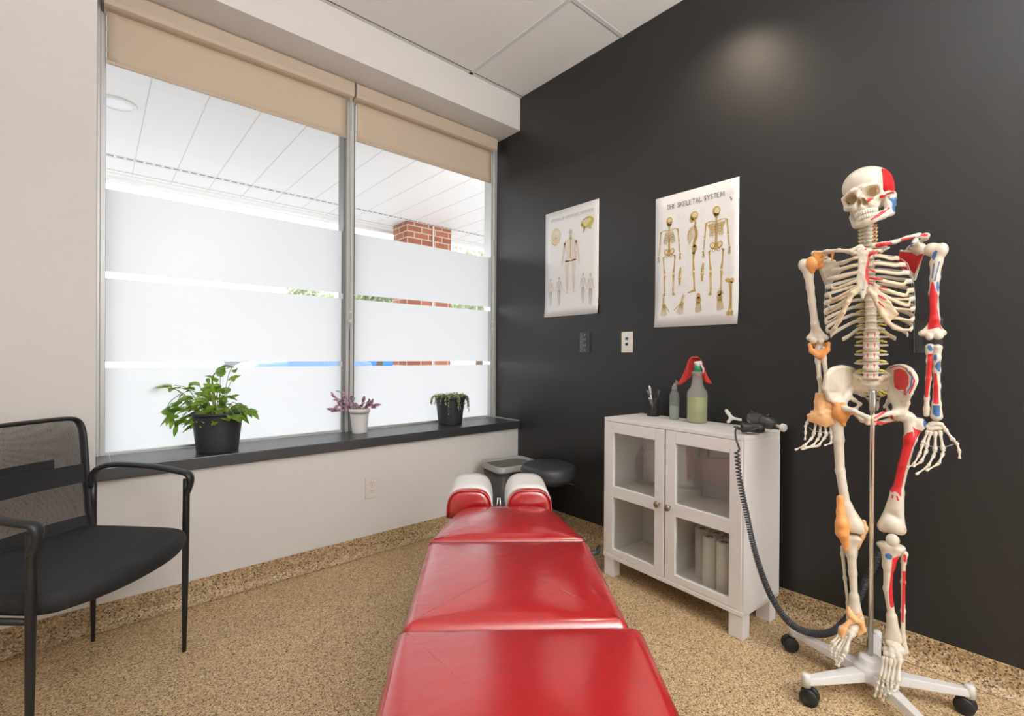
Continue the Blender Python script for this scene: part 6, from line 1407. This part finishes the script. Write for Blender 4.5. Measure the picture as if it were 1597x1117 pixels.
hand([(Hp(350, 400), .009), (Hp(420, 400), .010), (Hp(500, 400), .010), (Hp(570, 420), .009), (Hp(330, 470), .009), (Hp(420, 480), .010), (Hp(500, 490), .010), (Hp(580, 490), .009)],
     [(HL([(300, 450, 0), (262, 570, -.006), (245, 595, -.008), (245, 700, -.014), (235, 805, -.018)]), .0052), (HL([(400, 540, 0), (360, 730, -.010), (335, 780, -.016), (225, 890, -.045), (90, 950, -.06)]), .0054), (HL([(465, 560, 0), (450, 745, -.010), (425, 790, -.016), (350, 890, -.045), (225, 915, -.06)]), .0054),
      (HL([(525, 570, 0), (545, 730, -.010), (520, 770, -.016), (430, 890, -.045), (180, 940, -.062)]), .0054), (HL([(600, 560, 0), (615, 715, -.008), (620, 750, -.012), (615, 850, -.03), (515, 885, -.045)]), .0048)], 'l')
wmx = MB()
wmx.tube([tuple(Fp(200, 820, -.012)), tuple(Fp(300, 835, -.016)), tuple(Fp(400, 835, -.014)), tuple(Fp(490, 805, -.012))], .0009, 5); wmx.tube([tuple(Hp(290, 620, -.006)), tuple(Hp(360, 675, -.012)), tuple(Hp(480, 690, -.012)), tuple(Hp(600, 690, -.01))], .0009, 5); wmx.obj('finger_wire', M['wire'], sk, True)
# ---- pelvis
def P3(x, y, yy): return S(*z3(x, y), yy)
def hip(sg):
    q = SDF()
    if sg < 0:
        ace = P3(280, 790, .0); rim = [P3(160, 700, -.020), P3(110, 600, -.048), P3(140, 460, -.050), P3(200, 395, -.030), P3(290, 372, .000), P3(370, 385, .035), P3(430, 420, .060), P3(415, 520, .058), P3(400, 620, .045), P3(360, 680, .030)]
        hub_ = P3(280, 620, .010); pub = P3(590, 925, -.062); pm = P3(420, 840, -.048); isch = P3(430, 850, .030); ram = P3(520, 950, -.025); spn = P3(500, 770, .045)
    else:
        ace = P3(935, 850, .0); rim = [P3(1000, 760, -.020), P3(1040, 650, -.050), P3(1095, 510, -.055), P3(1050, 410, -.032), P3(970, 365, -.005), P3(880, 368, .030), P3(810, 410, .060), P3(830, 520, .058), P3(835, 620, .045), P3(850, 680, .030)]
        hub_ = P3(930, 600, .015); pub = P3(640, 925, -.062); pm = P3(760, 880, -.048); isch = P3(880, 930, .025); ram = P3(720, 975, -.028); spn = P3(770, 800, .045)
    q.fan(hub_, rim, .0032, .008)
    cres = catmull(rim[1:8], 5)
    for i in range(len(cres) - 1): q.cap(cres[i], cres[i + 1], .0058, .0058, .006); q.tri(hub_, cres[i], cres[i + 1], .0032, .008)
    q.cap(rim[0], rim[1], .006, .007, .006).cap(rim[7], rim[8], .007, .008, .008).cap(rim[8], rim[9], .008, .009, .008)
    q.tri(hub_, rim[9], ace, .007, .010).tri(hub_, rim[0], ace, .006, .010).cap(rim[9], ace, .010, .012, .012).cap(rim[0], ace, .008, .012, .010)
    q.ell(ace + np.array((sg * .004, 0, 0)), (.024, .026, .026), .008)
    q.chain([ace, (ace + pm) / 2 + np.array((0, -.012, -.002)), pm, pub], [.016, .009, .0072, .0085], .008).cap(pub, pub + np.array((0, .002, -.016)), .008, .007, .006)
    q.chain([ace + np.array((-sg * .002, .022, -.012)), isch, ram, pub + np.array((sg * .004, .004, -.014))], [.013, .010, .0062, .0060], .008)
    q.chain([rim[9], (rim[9] + spn) / 2, spn, isch], [.008, .006, .0045, .006], .008)
    q.ell(ace + np.array((sg * .024, -.004, -.004)), (.017, .020, .019), .004, op='-')
    pp = None
    if sg > 0:
        L2 = lambda pts, w, c='red', yy=-.04: [(c, 'line', tuple(P3(*pts[i], yy)[[0, 2]]), tuple(P3(*pts[i + 1], yy)[[0, 2]]), w) for i in range(len(pts) - 1)]
        pp = [('red', 'poly', [tuple(P3(a, b, .0)[[0, 2]]) for a, b in ((870, 400), (930, 382), (990, 410), (1020, 470), (1015, 560), (985, 605), (920, 620), (875, 590), (865, 500))])]
        pp += L2([(830, 380), (930, 352), (1010, 385)], .0016) + L2([(1040, 420), (1085, 510), (1060, 590), (1030, 650)], .0020) + L2([(1000, 390), (1062, 470), (1045, 580), (1010, 640)], .0018, 'blue') + L2([(985, 610), (990, 665)], .0030) + L2([(660, 910), (720, 880), (780, 845)], .0030) + L2([(660, 950), (760, 985), (900, 985)], .0026) + L2([(670, 975), (780, 1000), (880, 1000)], .0016) + [('red', 'ball', tuple(P3(942, 745, -.02)), .004)] + L2([(840, 905), (855, 935)], .0045)
    return sdf_obj('hip_bone', q, .0023, BN, sk, paint=pp)
hip(-1); hip(1)
q = SDF()
sc = lambda x, y, yy: P3(x, y, yy)
q.fan(sc(620, 580, .022), [sc(420, 520, .050), sc(450, 455, .040), sc(530, 500, .018), sc(620, 520, .010), sc(710, 500, .018), sc(800, 455, .040), sc(835, 520, .050), sc(820, 620, .055), sc(740, 660, .055), sc(620, 690, .060), sc(520, 660, .055), sc(430, 625, .055), sc(420, 520, .050)], .008, .008)
q.ell(sc(615, 555, .020), (.026, .018, .010), .008); q.chain([sc(620, 600, .035), sc(640, 700, .072), sc(660, 790, .066), sc(680, 830, .050)], [.020, .017, .010, .005], .010)
for s_ in (-1, 1):
    for k in range(3): q.ell(sc(640 + s_ * (60 - 8 * k), 640 + 45 * k, .045 + .008 * k), (.0045, .02, .004), .003, op='-')
sdf_obj('sacrum', q, .0022, BN, sk)
n_ = MB()
for pts in ([(530, 610), (570, 640), (600, 625)], [(540, 640), (580, 650)], [(720, 620), (760, 650), (800, 660)], [(700, 640), (740, 680)]): n_.tube([tuple(sc(a, b, .030)) for a, b in pts], .0036, 8)
n_.obj('nerve_stub', M['nerve'], sk, True)
# ---- femurs, lower legs
def femur(sg):
    if sg < 0:
        hd_, nk, tr, sh0, sh1, sh2, kn = B(425, 400, -.004), B(415, 440, .0), B(400, 480, .004), B(415, 560), B(425, 750), B(460, 960), B(505, 1090); w = 26
        hw1, hw2 = np.array((-.030, 0, 0)), np.array((.030, 0, 0))
    else:
        hd_, nk, tr, sh0, sh1, sh2, kn = B(785, 408, .0), B(840, 430, .0), B(905, 468, .006), B(845, 560), B(805, 720), B(768, 880), B(738, 1090)
        hw1, hw2 = np.array((-.030, 0, 0)), np.array((.026, 0, 0))
    def ex(q):
        q.ell(hd_, (.0225, .0225, .0225), .006); q.cap(hd_, nk, .015, .014, .010).cap(nk, sh0, .015, .0145, .010)
        q.ell(tr, (.014, .016, .020), .010); q.cap(tr, sh0, .012, .012, .012)
        for s_, hw in ((-1, hw1), (1, hw2)):
            q.cap(sh2, kn + hw * .75 + np.array((0, .0, .008)), .011, .014, .016); q.ell(kn + hw * .72 + np.array((0, .010, -.004)), (.018, .028, .018), .008)
        q.ell(kn + np.array((0, -.010, .010)), (.026, .018, .026), .010)
    pp = None
    if sg > 0:
        pp = [('red', 'poly', [tuple(B(a, b, -.012)[[0, 2]]) for a, b in ((830, 520), (862, 512), (868, 560), (850, 640), (820, 740), (795, 850), (790, 905), (770, 880), (752, 870), (738, 880), (725, 868), (755, 740), (785, 610), (805, 545))]),
              ('red', 'poly', [tuple(B(a, b, -.012)[[0, 2]]) for a, b in ((858, 478), (880, 500), (918, 510), (880, 560), (850, 640), (868, 560), (870, 520))]), ('blue', 'ball', tuple(tr + np.array((.012, -.004, .002))), .013),
              ('red', 'line', tuple(B(740, 895, -.012)[[0, 2]]), tuple(B(738, 910, -.012)[[0, 2]]), .0022), ('red', 'line', tuple(B(765, 900, -.012)[[0, 2]]), tuple(B(773, 925, -.012)[[0, 2]]), .0024)]
    longbone('femur', [(sh0, .0150), (sh1, .0135), (sh2, .0140), (kn * .4 + sh2 * .6, .0165)], pp, ex, h=.0024)
femur(-1); femur(1)
def tibia(sg):
    if sg < 0: top, m0, m1, m2, an = Cc(445, 135, .0), Cc(450, 220), Cc(458, 330), Cc(466, 460), Cc(472, 570)
    else: top, m0, m1, m2, an = Cc(668, 190, .0), Cc(655, 290), Cc(650, 420), Cc(672, 570), Cc(682, 690)
    def ex(q):
        q.ell(top + np.array((-.016, .006, .002)), (.022, .024, .011), .008); q.ell(top + np.array((.016, .006, .002)), (.022, .024, .011), .008); q.cap(top + np.array((-.012, 0, -.006)), m0, .016, .013, .012); q.cap(top + np.array((.012, 0, -.006)), m0, .016, .013, .012)
        q.cap(m2, an + np.array((-.010, 0, 0)), .010, .013, .010).cap(m2, an + np.array((.010, 0, 0)), .010, .013, .010); q.cap(an + np.array((-sg * .016, 0, 0)), an + np.array((-sg * .018, 0, -.014)), .008, .006, .006)
    pp = None
    if sg > 0: pp = [('red', 'poly', [tuple(Cc(a, b, -.012)[[0, 2]]) for a, b in ((715, 235), (675, 250), (668, 330), (655, 430), (660, 500), (668, 525), (685, 520), (680, 420), (695, 320))]), ('blue', 'ball', tuple(Cc(655, 240, -.016)), .0095)]
    longbone('tibia', [(m0, .0135), (m1, .0115), (m2, .0100), (an, .012)], pp, ex, h=.0022)
tibia(-1); tibia(1)
longbone('fibula', [(Cc(405, 190, .022), .008), (Cc(403, 230, .020), .0055), (Cc(415, 360, .018), .0045), (Cc(432, 500, .014), .0052), (Cc(440, 590, .008), .0085)])
longbone('fibula', [(Cc(742, 225, .012), .0105), (Cc(738, 270, .012), .0062), (Cc(735, 380, .010), .0058), (Cc(735, 540, .008), .0056), (Cc(735, 680, .004), .0062), (Cc(746, 760, .0), .0095)], [('red', 'line', tuple(Cc(745, 235)[[0, 2]]), tuple(Cc(745, 270)[[0, 2]]), .0035), ('red', 'line', tuple(Cc(742, 330)[[0, 2]]), tuple(Cc(738, 500)[[0, 2]]), .0042), ('red', 'line', tuple(Cc(735, 500)[[0, 2]]), tuple(Cc(732, 600)[[0, 2]]), .0028)])
q = SDF(); q.ell(Cc(677, 150, -.040), (.018, .009, .020), .004); sdf_obj('patella', q, .0018, BN, sk)
# feet: tarsal block + five toe rays each, hanging toes down
def foot(tars, rays, red):
    q = SDF()
    for c, rr in tars: q.ell(c, rr if isinstance(rr, tuple) else (rr, rr, rr), .003)
    fo_ = sdf_obj('foot', q, .0019, BN, sk)
    for f, r0 in rays:
        m_ = MB()
        for i in range(len(f) - 1): dumb(m_, f[i], f[i + 1], r0 * (1 - .13 * i))
        np_mesh('toe', np.array([tuple(v) for v in m_.V]), m_.F, BN, fo_, paint=[('red', 'line', (f[0][0] * .55 + f[1][0] * .45, f[0][2] * .55 + f[1][2] * .45), (f[1][0], f[1][2]), .0022)] if red else None)
c_ = lambda x, y, yy: Cc(x, y, yy)
foot([(c_(680, 722, -.012), (.022, .020, .012)), (c_(668, 745, .016), (.016, .026, .018)), (c_(645, 755, -.024), (.013, .014, .011)), (c_(672, 765, -.034), .013), (c_(700, 760, -.030), .013), (c_(722, 760, -.020), .013), (c_(645, 778, -.040), .010), (c_(675, 790, -.046), .0105), (c_(708, 785, -.042), .011)],
     [([c_(632, 790, -.044), c_(610, 905, -.075), c_(595, 940, -.082), c_(590, 975, -.088), c_(578, 1012, -.094)], .0062), ([c_(652, 795, -.050), c_(628, 920, -.080), c_(622, 960, -.088), c_(618, 985, -.094), c_(608, 1015, -.10)], .0056), ([c_(672, 800, -.054), c_(648, 935, -.085), c_(652, 968, -.094), c_(640, 1000, -.102), c_(622, 1035, -.108)], .0058),
      ([c_(695, 800, -.054), c_(672, 930, -.086), c_(672, 965, -.096), c_(655, 990, -.104), c_(630, 1005, -.112)], .0058), ([c_(718, 795, -.052), c_(706, 930, -.086), c_(700, 965, -.096), c_(680, 985, -.106), c_(655, 998, -.114)], .0072)], True)
foot([(c_(470, 610, .006), (.022, .024, .016)), (c_(455, 640, -.016), .016), (c_(425, 650, -.020), .014), (c_(440, 668, -.036), .012), (c_(410, 668, -.034), .011), (c_(455, 665, -.038), .011)],
     [([c_(455, 655, -.040), c_(415, 765, -.075), c_(405, 785, -.080), c_(395, 805, -.086), c_(375, 845, -.094)], .0078), ([c_(430, 680, -.044), c_(385, 770, -.074), c_(380, 795, -.080), c_(368, 820, -.088), c_(365, 840, -.092)], .0056), ([c_(415, 685, -.042), c_(370, 750, -.070), c_(362, 775, -.076), c_(362, 795, -.082), c_(360, 810, -.086)], .0052),
      ([c_(398, 680, -.038), c_(352, 730, -.064), c_(342, 750, -.070), c_(340, 770, -.076), c_(338, 785, -.080)], .0050), ([c_(385, 672, -.034), c_(342, 715, -.058), c_(335, 735, -.064), c_(333, 750, -.070), c_(333, 762, -.074)], .0048)], False)
# ---- orange flexible ligaments on the viewer-left joints
def lig(q, name='ligament', m='ligament', h=.0022): return sdf_obj(name, q, h, M[m], sk)
t_ = S(*z2(165, 350), .0)
q = SDF(); q.ell(t_ + np.array((.024, -.002, .006)), (.024, .027, .027), .006); q.cap(t_ + np.array((.024, -.01, .0)), S(*z2(310, 340), -.006), .020, .014, .008).cap(t_ + np.array((.020, -.012, -.006)), S(*z2(235, 405), -.012), .014, .008, .006); lig(q)
q = SDF(); a, b, c, d = S(*z2(265, 218), -.016), S(*z2(440, 218), -.042), S(*z2(430, 300), -.040), S(*z2(300, 330), -.020)
q.cap(a, b, .004, .004, .003).cap(b, c, .0042, .003, .003).cap(a, d, .0065, .007, .004).cap(d, S(*z2(385, 225), -.038), .0045, .0035, .004).tri(a, d, S(*z2(330, 225), -.028), .003, .004); lig(q)
q = SDF(); E = lambda x, y, yy=-.014: S(1200 + x / 3.384, 230 + y / 3.384, yy)
q.chain([E(212, 1040), E(222, 1075), E(250, 1095), E(285, 1095), E(305, 1070), E(312, 1035)], [.006, .0075, .006, .006, .0075, .006], .006).tri(E(222, 1075), E(300, 1070), E(260, 1110), .004, .006).chain([E(212, 1040, .006), E(260, 1050, .016), E(312, 1035, .006)], .006, .006).cap(E(290, 1085), E(278, 1120), .006, .004, .006); lig(q)
q = SDF(); q.fan(Hp(470, 420, -.020), [Hp(410, 140, -.010), Hp(510, 140, -.010), Hp(510, 380, -.014), Hp(640, 400, -.012), Hp(640, 560, -.014), Hp(540, 600, -.016), Hp(310, 520, -.012), Hp(290, 450, -.012), Hp(385, 390, -.012), Hp(390, 250, -.010), Hp(410, 140, -.010)], .0045, .006); q.ell(Hp(470, 490, -.014), (.028, .010, .014), .010)
q.fan(Hp(580, 290, -.012), [Hp(525, 240, -.008), Hp(640, 235, -.008), Hp(640, 340, -.010), Hp(610, 350, -.01), Hp(530, 380, -.01), Hp(525, 240, -.008)], .0035, .005); lig(q, m='ligament_pale')
q = SDF(); hj = B(430, 405, -.012); q.ell(hj + np.array((0, 0, .002)), (.026, .026, .030), .006).cap(B(405, 350, -.018), hj, .010, .016, .008).cap(hj, B(445, 470, -.012), .018, .008, .008).cap(B(440, 350, -.02), B(480, 400, -.030), .008, .009, .006).cap(B(480, 400, -.030), B(455, 420, -.024), .008, .008, .006); lig(q)
q = SDF(); k_ = lambda x, y, yy: Cc(x, y, yy)
q.chain([B(425, 915, -.016), B(430, 1000, -.020), k_(400, 60, -.034), k_(400, 110, -.034), k_(415, 160, -.022), k_(420, 200, -.016)], [.011, .012, .018, .018, .010, .007], .010).ell(k_(400, 82, -.036), (.019, .010, .024), .006); lig(q)
q = SDF(); q.chain([k_(518, 48, -.004), k_(526, 85, -.006), k_(512, 130, -.006), k_(485, 195, -.006)], [.0065, .0085, .0065, .005], .006); lig(q, m='ligament_pale')
q = SDF(); q.chain([k_(435, 520, -.006), k_(445, 560, -.016), k_(470, 590, -.024), k_(505, 600, -.012), k_(515, 640, -.008), k_(490, 668, -.012)], [.006, .009, .007, .008, .009, .006], .006).chain([k_(445, 560, -.016), k_(450, 600, -.022), k_(500, 560, -.014)], [.008, .006, .006], .006).chain([k_(440, 600, -.026), k_(400, 640, -.036), k_(385, 665, -.036)], [.006, .010, .006], .006).cap(k_(410, 640, -.036), k_(405, 690, -.046), .009, .006, .006); lig(q, m='ligament_pale')

#==LIGHTS==
def area(name, loc, rot, sx, sy, power, col=(1, 1, 1), spread=180):
    d = bpy.data.lights.new(name, 'AREA'); d.shape = 'RECTANGLE'; d.size = sx; d.size_y = sy; d.energy = power; d.color = col; d.spread = math.radians(spread)
    o = bpy.data.objects.new(name, d); COL.objects.link(o); o.location = loc; o.rotation_euler = rot; return o
# unseen fill lights added behind the camera, and a warm downlight near the black wall
area('overhead_fill', (1.1, -2.05, HC - .02), (0, 0, 0), 1.15, .45, 38, (.95, .975, 1))  # overhead fill added to light the room and floor, no fixture
area('back_wall_fill', (1.15, Y0 + .05, 1.5), (math.radians(97), 0, 0), 2.2, 2.2, 25, (.95, .975, 1))   # frontal fill added at the closed back wall
area('ceiling_bounce_fill', (.7, -1.0, 1.95), (math.radians(180), 0, 0), .5, .5, 135, (.95, .975, 1))   # upward fill without a fixture, added to bounce off the ceiling
d = bpy.data.lights.new('point_fill', 'POINT'); d.energy = 18; d.color = (.95, .975, 1); d.shadow_soft_size = .2  # soft point fill added behind the camera, no lamp body
o = bpy.data.objects.new('point_fill', d); COL.objects.link(o); o.location = (.7, -1.2, 2.1)
d = bpy.data.lights.new('downlight', 'SPOT'); d.energy = 24; d.color = (1, .80, .60); d.spot_size = math.radians(100); d.spot_blend = .8; d.shadow_soft_size = .05
o = bpy.data.objects.new('downlight', d); COL.objects.link(o); o.location = (1.78, 1.08, HC - .03); o.rotation_euler = (0, math.radians(-14), 0)
# world: bright overcast sky
wd = bpy.data.worlds.new('sky'); scene.world = wd; N, L = nt(wd)
bg = N['Background']; tc = N.new('ShaderNodeTexCoord'); sp_ = N.new('ShaderNodeSeparateXYZ'); L.new(tc.outputs['Generated'], sp_.inputs[0])
rp = ramp(N, [(0.0, (.80, .80, .80)), (.45, (.9, .9, .9)), (.55, (.95, .97, 1.0)), (1.0, (.80, .88, 1.0))])
ma = N.new('ShaderNodeMath'); ma.operation = 'MULTIPLY_ADD'; ma.inputs[1].default_value = .5; ma.inputs[2].default_value = .5
L.new(sp_.outputs[2], ma.inputs[0]); L.new(ma.outputs[0], rp.inputs[0]); L.new(rp.outputs[0], bg.inputs[0]); bg.inputs[1].default_value = 4.0
# daylight portal at the window opening
pl_ = area('window_portal', (1.12, 2.84, (ZS + 2.375) / 2), (math.radians(-90), 0, 0), 2.2, 2.375 - ZS, 1); pl_.data.cycles.is_portal = True
#==CAMERA==
cam = bpy.data.cameras.new('camera'); co_ = bpy.data.objects.new('camera', cam); COL.objects.link(co_)
cam.sensor_fit = 'HORIZONTAL'; cam.sensor_width = 36; cam.lens = 36 * FOC / IW; cam.clip_start = .01; cam.clip_end = 300
R = Matrix((CR, CU, -CF)).transposed(); co_.matrix_world = Matrix.Translation(EYEP) @ R.to_4x4()
scene.camera = co_
scene.view_settings.view_transform = 'Standard'; scene.view_settings.look = 'None'; scene.view_settings.gamma = 1; scene.view_settings.use_curve_mapping = False
scene.view_settings.exposure = 0.0
scene.cycles.use_denoising = True; scene.cycles.max_bounces = 10; scene.cycles.diffuse_bounces = 5; scene.cycles.transparent_max_bounces = 24
scene.cycles.sample_clamp_indirect = 6
